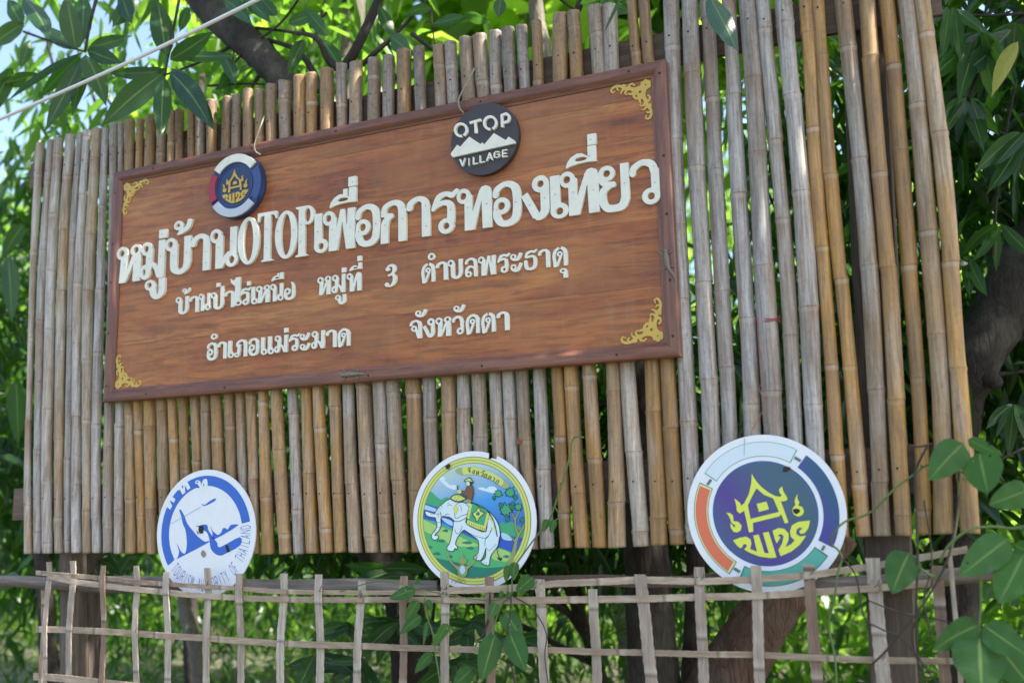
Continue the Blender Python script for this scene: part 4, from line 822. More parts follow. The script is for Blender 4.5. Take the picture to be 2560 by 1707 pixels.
# banner
lift[0] += .00005
bn = [(560,250),(590,215),(640,215),(720,200),(820,215),(930,250),(1030,300),(1100,350),(1140,380),(1150,420),(1100,440),(1060,420),(1000,370),(900,320),(800,290),(700,285),(640,290),(600,275)]
disc_clip(bn, 'printed_banner', P2['grey']); disc_clip([(640,215),(720,202),(820,218),(930,252),(1030,302),(1090,352),(1060,410),(1000,368),(900,318),(800,288),(700,283),(650,288)], 'printed_banner', P2['gold'], 2)
ttx = [('cho', 698, 238, -4), ('ngo', 738, 248, 6), ('ho', 782, 255, 12), ('wo', 828, 268, 16), ('do', 868, 284, 20), ('to', 912, 302, 24), ('aa', 955, 322, 28), ('ko', 995, 345, 32)]
LL = []
for g, x, y, r_ in ttx:
    W, H, L = glyph(g); k = 36/68; c_, s_ = math.cos(math.radians(r_)), math.sin(math.radians(r_))
    for l in L: LL.append([(x+((a*k)*c_+(b*.46)*s_*1), y+30+((a*k)*s_-(b*.46)*c_)) for a, b in l])
for g, x, y, r_ in (('sweep', 705, 225, -4), ('sweep', 855, 252, 16)):
    W, H, L = glyph(g); c_, s_ = math.cos(math.radians(r_)), math.sin(math.radians(r_))
    for l in L: LL.append([(x+((a*.7)*c_+(b*.5)*s_), y+((a*.7)*s_-(b*.5)*c_)) for a, b in l])
lift[0] += .00005; K2.put('printed_lettering', LL, P2['black'], d2, lift[0])
# elephant
EL = [(600,570),(560,556),(515,555),(470,572),(430,605),(385,640),(355,685),(345,720),(355,780),(368,830),(352,885),(318,925),(306,960),(318,985),(345,995),(372,978),(376,958),(355,945),(340,958),(345,930),(385,890),(405,835),(402,765),(425,735),(455,742),(500,745),(545,778),(545,820),(538,880),(522,960),(505,1030),(478,1075),(480,1105),(520,1118),(545,1110),(560,1080),(575,1100),(582,1070),(560,1045),(578,980),(612,930),(645,892),(672,892),(720,928),(790,975),(818,1010),(822,1080),(812,1145),(772,1178),(775,1205),(830,1218),(858,1185),(880,1130),(895,1080),(900,1140),(890,1195),(852,1225),(858,1252),(925,1272),(935,1210),(955,1150),(1000,1095),(1028,1050),(1045,980),(1045,900),(1030,830),(990,760),(930,692),(860,640),(800,612),(720,590),(690,592),(650,588)]
TUSK = [[(238,690),(262,690),(330,712),(400,692),(440,700),(438,728),(395,748),(330,750),(270,738),(246,722)]]
lay('printed_elephant', EL, P2['black'], 2, 7); lay('printed_elephant', TUSK[0], P2['black'], 2, 6); lay('printed_elephant', EL, P2['white'], 2, -1); lay('printed_elephant', TUSK[0], P2['white'], 2, -1)
for P, w in (([(560,640),(575,610),(620,588),(670,595),(708,640),(712,690),(690,715),(630,735),(570,765),(556,720),(562,680)], 6), ([(600,610),(625,640),(630,690)], 4), ([(475,630),(500,612),(530,625)], 5), ([(478,600),(500,590)], 3), ([(545,778),(560,795),(620,790),(700,745)], 7), ([(560,880),(565,910),(590,930),(620,900),(640,840)], 5), ([(660,885),(740,935),(820,965),(890,975),(930,940),(950,890)], 5),
              ([(885,1060),(890,990),(920,960),(960,880),(955,860)], 5), ([(895,1075),(930,1110),(970,1080),(1010,1040)], 4), ([(930,700),(980,790),(1005,880),(1020,960)], 12), ([(1045,960),(1030,1050),(1020,1120),(1045,1190)], 7), ([(290,718),(420,712)], 3), ([(400,690),(410,745)], 5), ([(375,700),(380,750)], 4), ([(360,660),(385,690)], 3), ([(380,635),(405,668)], 3), ([(405,615),(430,650)], 3), ([(350,800),(400,805)], 3), ([(355,850),(395,865)], 3), ([(330,905),(365,925)], 3), ([(450,740),(470,715),(500,720)], 5), ([(790,1205),(800,1190)], 4), ([(870,1250),(880,1235)], 4), ([(900,1262),(905,1245)], 4)): stroke2('printed_line', P, w, P2['black'], 4)
lay('printed_line', [(1020,1180),(1045,1190),(1075,1190),(1060,1225),(1035,1210)], P2['black'], 2)
lay('printed_blanket', [(735,600),(790,615),(860,650),(920,692),(935,715),(912,790),(895,905),(800,880),(690,820),(690,760)], P2['black'], 2, 6); lay('printed_blanket', [(745,608),(790,620),(860,655),(915,692),(885,850),(700,775)], P2['green'], 2)
for P in ([(722,600),(748,608),(715,770),(692,762)], [(912,695),(935,712),(900,860),(876,845)], [(692,778),(800,820),(900,850),(893,902),(800,875),(692,822)], [(935,735),(985,800),(975,815),(925,755)], [(985,830),(1010,900),(998,905),(978,850)]): lay('printed_trim', P, P2['gold'], 0)
for i in range(8):
    x = 715+i*24; y = 812+i*9.5; lay('printed_line', [(x, y-12), (x+6, y-10), (x+5, y+18), (x-1, y+16)], P2['olive'], 0)
lay('printed_flower', [(820,640),(840,690),(880,700),(850,735),(820,760),(800,800),(785,760),(750,710),(790,690)], P2['black'], 2, 5); lay('printed_flower', [(820,645),(838,690),(875,703),(846,733),(822,755),(800,795),(787,755),(757,710),(792,690)], P2['gold'], 2); lay('printed_flower', [(812,690),(835,712),(812,735),(790,712)], P2['dgreen'], 3)
lay('printed_bow', [(560,625),(590,640),(595,665),(570,715),(555,690),(545,650)], P2['gold'], 3, 2)
lay('printed_headdress', [(515,540),(555,508),(610,505),(655,530),(680,545),(640,572),(590,582),(545,568)], P2['black'], 3, 6); lay('printed_headdress', [(522,540),(558,512),(608,510),(650,532),(672,546),(638,566),(590,574),(550,562)], P2['gold'], 3)
for x, y in ((565, 535), (595, 545), (620, 530), (600, 522), (640, 545), (580, 560)): lay('printed_line', [(x-7, y), (x, y-5), (x+7, y), (x, y+5)], P2['dgreen'], 0)
lay('printed_rider', [(688,430),(710,405),(738,400),(758,430),(762,500),(745,560),(735,585),(690,590),(650,580),(690,560),(700,530),(660,510),(630,480),(640,465),(672,470)], P2['black'], 3, 5); lay('printed_rider', [(688,432),(710,408),(738,404),(754,430),(757,500),(740,560),(690,545),(702,525),(662,505),(634,480),(642,470),(674,474)], P2['brown'], 3)
lay('printed_rider', [(650,580),(690,555),(740,565),(735,588),(690,592)], P2['bark'], 2); lay('printed_rider', [(690,365),(715,362),(725,390),(715,405),(695,398)], P2['white'], 2, 2); lay('printed_rider', [(720,362),(745,370),(745,400),(728,408)], P2['black'], 2)
lay('printed_hat', [(665,350),(690,338),(705,322),(728,322),(740,345),(760,365),(755,380),(720,360),(680,362)], P2['black'], 2, 5); lay('printed_hat', [(670,350),(692,341),(706,327),(726,327),(738,347),(755,366),(722,357),(682,358)], P2['gold'], 2)
lay('printed_rider', [(598,450),(620,455),(632,475),(615,490),(592,480)], P2['gold'], 2, 3); stroke2('printed_line', [(600,455),(588,430),(598,405)], 12, P2['black'])
# faint winged figure and gold throne strip at the foot of the seal
for s in (1, -1):
    for k in range(5):
        P = [(645+s*(20+k*6), 1290+k*8), (645+s*(90+k*6), 1270-k*6), (645+s*(150-k*6), 1190-k*10+k*22), (645+s*(165-k*10), 1110+k*28)]; stroke2('printed_figure', P, [9, 8, 6, 3], P2['bark'] if k % 2 else P2['orange'], 4)
for P in ([(645,1130),(660,1190),(690,1215),(680,1250),(645,1262),(612,1250),(605,1215),(632,1190)], [(620,1270),(670,1270),(700,1330),(680,1390),(645,1400),(610,1390),(592,1330)]): lay('printed_figure', P, P2['bark'], 3); 
lay('printed_figure', [(630,1280),(660,1280),(675,1330),(645,1370),(615,1330)], P2['pale'], 3)
disc_clip2('printed_throne', [(390,1260),(410,1290),(430,1340),(480,1330),(520,1400),(600,1405),(700,1415),(760,1430),(800,1400),(845,1420),(820,1460),(740,1500),(640,1490),(520,1460),(430,1410),(400,1340)], P2['gold'])
for x in (550, 605, 655): stroke2('printed_line', [(x-22, 1462), (x-12, 1432), (x+12, 1434), (x+20, 1465)], 6, P2['olive'], 4)
K2.put('torn_hole', px_loops([(462,195),(480,180),(512,172),(510,210),(490,232),(465,215)], 2), DARKHOLE, d2, lift[0]+.0006)
print('discs ok', lift[0])
# ------------------------------------------------------------------ lattice fence of split bamboo
YF = -.03
fence = empty('lattice_fence', (1.8, YF, .0), 'low lattice fence of split bamboo strips standing in front of the round signs', 'fence')
def ribbon(P, wd, th, axis, seed=0):
    """strip of rectangular section through world points; axis 0 runs along x, 2 runs along z"""
    P = catmull(np.array(P, float), 4); n = len(P); V = []; Fc = []; rr = random.Random(seed)
    for i, p in enumerate(P):
        w = (wd if not hasattr(wd, '__len__') else wd[0]+(wd[1]-wd[0])*i/(n-1))*(1+.05*math.sin(i*1.7+seed)); tw = .12*math.sin(i*.6+seed)*th
        for a, b in ((-.5, -.42), (-.42, -.5), (.42, -.5), (.5, -.42), (.5, .5), (-.5, .5)):
            q = np.array(p, float)
            if axis == 2: q[0] += a*w; q[1] += b*th+a*tw*2
            else: q[2] += a*w; q[1] += b*th+a*tw*2
            V.append(q)
    m = 6
    for i in range(n-1):
        for j in range(m):
            q = (i*m+j, i*m+(j+1) % m, (i+1)*m+(j+1) % m, (i+1)*m+j); Fc.append(q if axis == 2 else q[::-1])
    Fc += [tuple(range(m))[::-1] if axis == 2 else tuple(range(m)), tuple((n-1)*m+j for j in range(m)) if axis == 2 else tuple((n-1)*m+j for j in range(m))[::-1]]
    return V, Fc
VS = [((120,1404),(110,1707),15,2),((110,1475),(103,1707),12,0),((180,1402),(170,1707),18,1),((261,1413),(255,1707),16,3),((339,1414),(340,1707),17,1),((418,1429),(420,1707),18,2),((518,1419),(514,1707),19,1),((600,1433),(603,1707),19,2),((708,1433),(701,1707),21,1),((799,1435),(799,1707),21,2),
      ((902,1448),(893,1707),21,1),((1012,1439),(1007,1707),20,3),((1112,1428),(1111,1707),22,1),((1221,1441),(1229,1707),23,3),((1349,1447),(1360,1707),25,1),((1483,1472),(1492,1707),24,2),((1601,1435),(1628,1707),30,1),((1749,1417),(1758,1707),26,2),((1888,1413),(1901,1707),26,1),((2022,1410),(2044,1707),27,3),((2181,1394),(2211,1707),33,1),((2340,1413),(2366,1707),27,3),((2376,1390),(2400,1707),11,1)]
HS = [([(90,1431),(180,1438),(271,1446),(387,1458),(526,1466),(677,1477),(799,1480),(1010,1481),(1105,1482)],11),([(1118,1476),(1276,1470),(1392,1458),(1600,1449),(1748,1453),(1888,1448),(2033,1436),(2181,1415),(2424,1372)],17),
      ([(122,1440),(180,1452),(271,1465),(387,1477),(503,1489),(619,1495),(800,1499),(1010,1498),(1112,1499),(1284,1502)],14),([(1280,1500),(1483,1498),(1600,1496),(1748,1492),(1888,1489),(2033,1480),(2181,1470),(2320,1457)],17),
      ([(92,1572),(180,1574),(261,1577),(339,1583),(518,1595),(700,1608),(900,1614),(1112,1622),(1349,1624),(1483,1628),(1748,1634),(1888,1636),(2040,1643),(2195,1650),(2400,1652)],15),
      ([(84,1690),(170,1695),(256,1706),(420,1722),(700,1745),(1100,1765),(1483,1772),(1888,1785),(2400,1800)],17), ([(84,1830),(600,1880),(1200,1905),(1888,1925),(2400,1945)],17)]
HZ = []                       # horizontals as world polylines, to weave the uprights round them
for k, (P, w) in enumerate(HS):
    Wp = [U(a, b, YF) for a, b in P]; HZ.append(Wp)
xs_v = [(U(a[0], a[1], YF), U(b[0], b[1], YF)) for a, b, w, c in VS]
def px2m(p, w): return w/F*depth(p)
for k, (P, w) in enumerate(HS):
    pts = []
    for x in np.arange(HZ[k][0][0], HZ[k][-1][0]+.02, .03):
        z = np.interp(x, [q[0] for q in HZ[k]], [q[2] for q in HZ[k]]); y = YF; 
        for i, (a, b) in enumerate(xs_v):
            t = (a[2]-z)/(a[2]-b[2]); xv = a[0]+(b[0]-a[0])*t; s = 1 if (i+[0, 1, 0, 0, 1, 0, 1][k]) % 2 else -1
            y += s*.0038*math.exp(-((x-xv)/.06)**2)
        pts.append((x, y, z))
    V, Fc = ribbon(pts, (px2m(pts[0], w), px2m(pts[-1], w)), .0048, 0, k); link('strip', mesh('strip', V, Fc), M_strip_h, fence)
for i, ((a, b, w, c), (A, B)) in enumerate(zip(VS, xs_v)):
    pts = []; rr = random.Random(i+40); ph = rr.uniform(0, 6)
    zz = np.concatenate([np.arange(A[2], .12, -.035), [.0]])
    for z in zz:
        t = (A[2]-z)/(A[2]-B[2]); x = A[0]+(B[0]-A[0])*t+.002*math.sin(z*8+ph); y = YF
        for k in range(len(HZ)):
            if HZ[k][0][0]-.03 < x < HZ[k][-1][0]+.03:
                zh = np.interp(x, [q[0] for q in HZ[k]], [q[2] for q in HZ[k]]); s = -1 if (i+[0, 1, 0, 0, 1, 0, 1][k]) % 2 else 1
                y += s*.0038*math.exp(-((z-zh)/.06)**2)
        pts.append((x, y, z))
    V, Fc = ribbon(pts, px2m(A, w), .0055, 2, i); link('upright_strip', mesh('upright_strip', V, Fc), {1: M_strip_v, 2: M_strip_v, 3: M_strip_b, 0: M_strip_b}[c], fence)
for a_, b_ in ((113, 1436), (182, 1444), (518, 1466), (799, 1480), (1112, 1476), (1349, 1463), (1749, 1452), (2022, 1440), (2183, 1470), (2345, 1455), (2200, 1650), (339, 1583), (1228, 1624), (900, 1498)):
    p = np.array(U(a_, b_, YF)); tp = []; q_ = random.uniform(-.5, .5)
    for k in range(2):
        pts = [p+np.array([.016*math.cos(t)*math.cos(.7+q_+k*1.6), -.0085*math.cos(t*2)*.6-.003, .016*math.cos(t)*math.sin(.7+q_+k*1.6)]) for t in np.linspace(0, PI, 9)]
        tp.append(tube(pts, .0011, 5))
    tp.append(tube([p+np.array([.004, -.009, .004]), p+np.array([.014, -.016, .012]), p+np.array([.017, -.014, .024])], .0010, 5))
    V, Fc = join(tp); link('wire_tie', mesh('wire_tie', V, Fc), M_dry, fence)
# round rail pole and flat boards tied behind the lattice
def roundpole(P, r, y, mat, name, parent, seed=1):
    pts = catmull([U(a, b, y) for a, b in P], 6); rr = random.Random(seed); V, Fc = tube(pts, [r*(1+.05*math.sin(i*.8+seed)) for i in range(len(pts))], 14)
    return link(name, mesh(name, V, Fc, True), mat, parent)
M_rail_h = wood('weathered_rail_pole', (.13, .10, .085), (.235, .195, .165), (.34, .30, .265), 0, 1., .75, .55, 0, .7)
roundpole([(-60,1450),(60,1453),(200,1464),(330,1468),(470,1470)], .024, .075, M_rail_h, 'rail_pole', fence, 2)
roundpole([(1960,1474),(2100,1462),(2260,1452),(2420,1436),(2560,1420)], .024, .075, M_rail_h, 'rail_pole', fence, 3)
for A, B, h in (((235,1452),(1090,1466),.036),((1330,1453),(2000,1445),.034),((600,1467),(880,1468),.034)):
    rail('back_rail', A, B, .048+.004*random.random(), .060, h, M_plank if A[0] != 235 else M_rail_h, fence)

# ------------------------------------------------------------------ posts behind the wall
def post(label, a, b, w, d, y, top, mat):
    """square-ish weathered post from the ground to z = top; a, b photograph pixels of two points of its axis"""
    p = U(*a, y); q = U(*b, y); V = []; Fc = []; wd = w/F*depth(p); rr = random.Random(int(a[0])); zs = np.linspace(-.1, top, 26)
    for z in zs:
        t = (p[2]-z)/(p[2]-q[2]); x = p[0]+(q[0]-p[0])*t
        for j in range(12):
            an = 2*PI*j/12+.26; c, s = math.cos(an), math.sin(an); k = 1/max(abs(c), abs(s)); k = min(k, 1.28)*(1+rr.uniform(-.03, .03)); V.append((x+c*k*wd/2, y+s*k*d/2, z))
    for i in range(len(zs)-1):
        for j in range(12): Fc.append((i*12+j, i*12+(j+1) % 12, (i+1)*12+(j+1) % 12, (i+1)*12+j))
    Fc.append(tuple((len(zs)-1)*12+j for j in range(12)))
    return tag(link('wooden_post', mesh('wooden_post', V, Fc), mat), label, 'post', 'posts carrying the bamboo wall')
post('pale cracked wooden post under the left end of the bamboo wall', (183, 1400), (186, 1700), 46, .09, .16, 2.6, M_post)
post('dark wooden post close behind the pale post at the left end of the wall', (222, 1400), (226, 1700), 48, .09, .25, 2.7, M_post)
post('broad brown wooden post under the right end of the bamboo wall', (2222, 1400), (2236, 1700), 112, .10, .17, 3.3, M_post)

# ------------------------------------------------------------------ leaves
def leaf_cloud(P, D, N, L, Wd, bend=.25, tmpl='mango'):
    """P,D,N (n,3); L,Wd (n,) -> V, tri faces"""
    n = len(P); D = D/np.linalg.norm(D, axis=1, keepdims=True); S = np.cross(D, N); S /= np.maximum(np.linalg.norm(S, axis=1, keepdims=True), 1e-6); N = np.cross(S, D)
    if tmpl == 'mango': T = [(0, 0, 0), (.30, -.42, .05), (.30, 0, -.02), (.30, .42, .05), (.68, -.36, .05), (.68, 0, -.02), (.68, .36, .05), (1, 0, 0)]; Q = [(0, 2, 1), (0, 3, 2), (1, 2, 5), (1, 5, 4), (2, 3, 6), (2, 6, 5), (4, 5, 7), (5, 6, 7)]
    elif tmpl == 'broad': T = [(0, 0, 0), (.22, -.5, .05), (.22, 0, -.02), (.22, .5, .05), (.6, -.48, .06), (.6, 0, -.02), (.6, .48, .06), (1, 0, 0)]; Q = [(0, 2, 1), (0, 3, 2), (1, 2, 5), (1, 5, 4), (2, 3, 6), (2, 6, 5), (4, 5, 7), (5, 6, 7)]
    else: T = [(0, 0, 0), (.45, -.5, .04), (.45, .5, .04), (1, 0, 0)]; Q = [(0, 2, 1), (1, 2, 3)]
    T = np.array(T); Q = np.array(Q); V = P[:, None, :]+D[:, None, :]*(T[None, :, 0:1]*L[:, None, None])+S[:, None, :]*(T[None, :, 1:2]*Wd[:, None, None])+N[:, None, :]*(T[None, :, 2:3]*L[:, None, None])
    V[:, :, 2] -= (T[None, :, 0]**2)*L[:, None]*bend
    return V.reshape(-1, 3), (Q[None]+len(T)*np.arange(n)[:, None, None]).reshape(-1, 3)
def rdir(n, down=.5, spread=1.):
    d = rng.normal(size=(n, 3)); d /= np.linalg.norm(d, axis=1, keepdims=True); d *= spread; d[:, 2] -= down; return d
def rnorm(n, up=.6):
    d = rng.normal(size=(n, 3)); d /= np.linalg.norm(d, axis=1, keepdims=True); d[:, 2] = abs(d[:, 2])+up; return d
def crown_points(c, r, n, clumps, tight=.22):
    c = np.array(c); r = np.array(r); d = rng.normal(size=(clumps, 3)); d /= np.linalg.norm(d, axis=1, keepdims=True); k = c+d*r*(rng.uniform(.25, 1, (clumps, 1))**.5)
    i = rng.integers(0, clumps, n); return k[i]+rng.normal(size=(n, 3))*r*tight*.6*np.array([1, 1, .8])
def make_tree(name, label, cat, base, crown_c, crown_r, n, clumps, size, mat, bmat, trunk_r=.06, tmpl='mango', down=.6, group=None, tight=.22, asp=.26, branches=6, trunkpts=None, up=.4):
    root = empty(name, (base[0], base[1], 0), label, cat, group)
    P = trunkpts or [(base[0], base[1], -.1), (base[0]*.7+crown_c[0]*.3+rng.uniform(-.1, .1), base[1]*.7+crown_c[1]*.3, crown_c[2]*.35), (crown_c[0], crown_c[1], crown_c[2])]
    c = catmull(P, 8); V, Fc = tube(c, [trunk_r*(1-.6*i/len(c))*(1+.06*math.sin(i*2.1)) for i in range(len(c))], 12); parts = [(V, Fc)]
    tk = link('trunk', mesh('trunk', V, Fc, True), bmat, root)
    for b in range(branches):
        s = c[int(len(c)*rng.uniform(.4, .9))]; e = np.array(crown_c)+rdir(1, 0)[0]*np.array(crown_r)*.85; m = (s+e)/2+rng.normal(size=3)*.1; m[2] += .1
        q = catmull([s, m, e], 6); V, Fc = tube(q, [trunk_r*.4*(1-.75*i/len(q)) for i in range(len(q))], 7, False); link('limb', mesh('limb', V, Fc, True), bmat, root)
    pts = crown_points(crown_c, crown_r, n, clumps, tight); L = size*rng.uniform(.6, 1.25, n); d = rdir(n, down); nn = rnorm(n, up)
    V, Q = leaf_cloud(pts, d, nn, L, L*asp*rng.uniform(.8, 1.2, n), .22, tmpl)
    o = link('crown', bigmesh('crown', V, Q), mat, root); o['kind'] = 'stuff'; return root

# far trees that close the view behind the wall
ft = 'trees in the distance behind the wall'
specs = [(-9.0, 7.5, 3.6, 2.4, 3.4, 'far left sunlit tree glimpsed past the left end of the wall'), (-5.6, 8.8, 4.0, 2.3, 4.2, 'sunlit green tree behind the left group of grey poles'), (-2.6, 9.5, 4.2, 2.1, 4.4, 'sunlit tree behind the left third of the sign board'),
         (.2, 10.5, 3.6, 2.2, 3.8, 'sunlit tree seen below the wooden sign behind the lattice'), (2.6, 9.6, 3.0, 1.7, 3.2, 'sunlit tree seen under the wall between the seal sign and the dark trunk'), (5.0, 9.8, 3.0, 1.9, 3.2, 'sunlit tree seen in the gaps between the right-hand poles'), (7.8, 8.6, 3.0, 1.9, 3.2, 'sunlit tree at the far right edge behind the dark trunk')]
for x, y, z, rx, rz, lb in specs:
    make_tree('far_tree', lb, 'tree', (x+.3, y), (x, y, z), (rx*1.25, 1.5, rz), 9500, 150, .17, M_leaf_far, M_bark_pale, .11, 'small', .5, ft, .26, .42, 5)
for x, y, z, rx, rz, lb in ((-7.5, 11.5, 6.5, 3.0, 3.2, 'tall sunlit tree closing the sky above the upper left corner'), (-12.5, 8.5, 4, 2.3, 4.2, 'sunlit tree at the outer left, beyond the first far tree'), (-16, 12, 4.2, 2.8, 4.4, 'farthest tree at the outer left of the wood'), (10.8, 9.2, 3.4, 2.0, 3.6, 'sunlit tree at the outer right beyond the dark trunk')):
    make_tree('far_tree', lb, 'tree', (x+.3, y), (x, y, z), (rx*1.25, 1.5, rz), 8000, 130, .18, M_leaf_far, M_bark_pale, .11, 'small', .5, ft, .26, .42, 5)
# undergrowth: nobody could count its stems
def thicket(name, label, x0, x1, y0, y1, z0, z1, n, size, mat, tmpl='small', asp=.3, down=.2, clumps=160, tight=.25):
    c = np.stack([rng.uniform(x0, x1, clumps), rng.uniform(y0, y1, clumps), z0+(z1-z0)*rng.uniform(0, 1, clumps)**1.3], 1); i = rng.integers(0, clumps, n); pts = c[i]+rng.normal(size=(n, 3))*tight
    L = size*rng.uniform(.6, 1.3, n); V, Q = leaf_cloud(pts, rdir(n, down), rnorm(n, .5), L, L*asp, .25, tmpl); o = link(name, bigmesh(name, V, Q), mat); tag(o, label, 'undergrowth', None, 'stuff'); return o
thicket('undergrowth', 'bright out-of-focus undergrowth far behind the lattice fence', -11, 9, 4.4, 8.5, .0, 1.5, 38000, .13, M_leaf_far, 'small', .34, .1, 520, .26)
thicket('distant_wood', 'mass of far green foliage closing the view behind everything', -34, 22, 14, 19, -.5, 8.5, 26000, .42, M_leaf_mid, 'small', .45, .2, 700, .7)
thicket('bamboo_undergrowth', 'fine-leaved bamboo undergrowth just behind the left half of the fence', -3.8, 2.2, 2.0, 4.4, .05, 1.8, 14000, .12, M_leaf_dark, 'small', .20, .45, 200, .22)
thicket('shrub_undergrowth', 'leafy shrubs behind the right half of the fence', 2.0, 5.5, 2.2, 4.6, .05, 1.3, 5500, .15, M_leaf_mid, 'mango', .36, .3, 80, .22)
# large broad leaves lit through, above the sign
make_tree('broad_leaved_tree', 'tree with broad bright yellow-green backlit leaves above the middle of the sign', 'tree', (1.2, 3.4), (.2, 3.6, 5.3), (3.3, .9, 1.6), 2900, 170, .40, M_leaf_lit, M_bark_pale, .05, 'broad', .25, None, .3, .62, 7, up=.9)
# mango trees whose crowns hang over the wall
mg = 'mango trees crowding behind the bamboo wall'
make_tree('mango_tree', 'dark mango tree crown at the left edge beside the grey poles', 'tree', (-2.4, 2.2), (-2.5, 1.9, 2.6), (1.2, .8, 1.7), 3400, 120, .20, M_leaf_dark, M_bark_dark, .06, 'mango', .8, mg, .24)
make_tree('mango_tree', 'mango tree with leaves massed over the upper left corner', 'tree', (-1.2, 2.0), (-.9, 1.5, 4.2), (1.5, .9, .85), 1000, 50, .21, M_leaf_mid, M_bark_dark, .06, 'mango', .8, mg, .24)
make_tree('mango_tree', 'dark mango tree behind the tall right-hand poles', 'tree', (4.3, 2.6), (3.9, 1.9, 2.75), (1.75, .75, 1.45), 7500, 170, .20, M_leaf_dark, M_bark_dark, .05, 'mango', .8, mg, .2)
make_tree('mango_tree', 'mango tree with low dark foliage showing below the wall left of the thick trunk', 'tree', (1.3, 2.6), (1.2, 1.4, 1.8), (2.2, .45, .75), 3600, 110, .19, M_leaf_dark, M_bark_dark, .05, 'mango', .7, mg, .22)
make_tree('added_shade_tree', 'low crown added over the top of the wall for shade, out of the picture', 'tree', (6.6, .9), (3.3, -.1, 5.5), (3.8, 1.35, .6), 3900, 125, .28, M_leaf_mid, M_bark_dark, .10, 'mango', .4, 'unseen tree crowns added to shade the place', .22, .4, 7)  # unseen crown added to cut off sky and sun above the wall
make_tree('added_shade_tree', 'second high crown added out of the picture to shade the dark leaves at the right', 'tree', (7.2, 4.8), (6.0, 2.3, 6.0), (2.3, 1.7, .9), 3400, 110, .30, M_leaf_mid, M_bark_dark, .13, 'mango', .4, 'unseen tree crowns added to shade the place', .22, .4, 7)  # also added out of view, keeps the sun off the right-hand foliage

def trunk_thing(name, label, P, mat, n=16, cat='tree', rough=.07):
    """P: (px, py, y, width px) along the trunk"""
    c = catmull([tuple(U(a, b, y))+(w/F*depth(U(a, b, y))/2,) for a, b, y, w in P], 7); rr = random.Random(int(P[0][0])); V, Fc = tube(c[:, :3], c[:, 3], n)
    V = [Vector(v)+Vector((rr.uniform(-1, 1), rr.uniform(-1, 1), rr.uniform(-1, 1)))*rough*float(c[i//n, 3]) if i < len(c)*n else v for i, v in enumerate(V)]
    root = empty(name, V[0], label, cat); link('trunk' if cat == 'tree' else 'bough', mesh('trunk', V, Fc, True), mat, root); return root
t1 = trunk_thing('tree', 'thick dark straight trunk under the wall between the seal sign and the house sign', [(1600, 900, .62, 105), (1612, 1250, .6, 108), (1620, 1450, .58, 116), (1632, 1640, .56, 124), (1640, 1900, .55, 140), (1640, 2300, .55, 150)], M_bark_dark)
t2 = trunk_thing('tree', 'leaning reddish-brown trunk below the house sign at the right', [(2110, 1330, .75, 90), (2010, 1420, .70, 118), (1930, 1520, .66, 135), (1850, 1640, .62, 150), (1770, 1800, .6, 165), (1700, 2250, .6, 180)], M_bark_red)
t3 = trunk_thing('tree', 'thin black trunk left of the leaning trunk behind the lattice', [(1735, 1300, 1.0, 42), (1738, 1450, 1.0, 46), (1730, 1707, 1.0, 55), (1725, 2100, 1.0, 60)], M_bark_dark)
t4 = trunk_thing('tree', 'dark curved trunk at the right edge behind the tan poles', [(2640, 560, 1.3, 150), (2570, 660, 1.25, 150), (2500, 780, 1.2, 140), (2440, 900, 1.15, 120), (2405, 1010, 1.2, 100), (2395, 1200, 1.3, 90), (2400, 1700, 1.4, 95), (2400, 2300, 1.5, 100)], M_bark_dark)
for P in ([(2430, 925, 1.15, 60), (2480, 950, 1.1, 44), (2495, 962, 1.08, 30)], [(2420, 930, 1.15, 22), (2500, 935, 1.2, 12), (2600, 920, 1.3, 8)], [(2450, 880, 1.15, 20), (2540, 850, 1.2, 12), (2620, 830, 1.3, 8)]):
    c = catmull([tuple(U(a, b, y))+(w/F*depth(U(a, b, y))/2,) for a, b, y, w in P], 5); V, Fc = tube(c[:, :3], c[:, 3], 8); link('limb', mesh('limb', V, Fc, True), M_bark_dark, t4)
for lb, P in (('pale slim tree trunk rising behind the wall left of the OTOP emblem', [(890, -80, 1.5, 60), (882, 60, 1.5, 56), (868, 180, 1.5, 56), (760, 600, 1.5, 50), (560, 1200, 1.5, 40), (462, 1470, 1.5, 34), (500, 1707, 1.5, 34), (505, 2300, 1.5, 36)]), ('pale grey trunk rising behind the wall above the emblem gap', [(1335, -90, 1.3, 34), (1342, 40, 1.3, 37), (1362, 140, 1.3, 40), (1430, 500, 1.3, 44), (1600, 1100, 1.3, 50), (1630, 1500, 1.3, 54), (1640, 2300, 1.3, 60)]),
              ('small dark tree trunk at the left end behind the lattice', [(95, 1350, .8, 34), (110, 1450, .8, 36), (118, 1600, .8, 40), (130, 1720, .8, 46), (140, 2200, .8, 50)])):
    trunk_thing('tree', lb, P, M_bark_pale if 'pale' in lb else M_bark_dark)

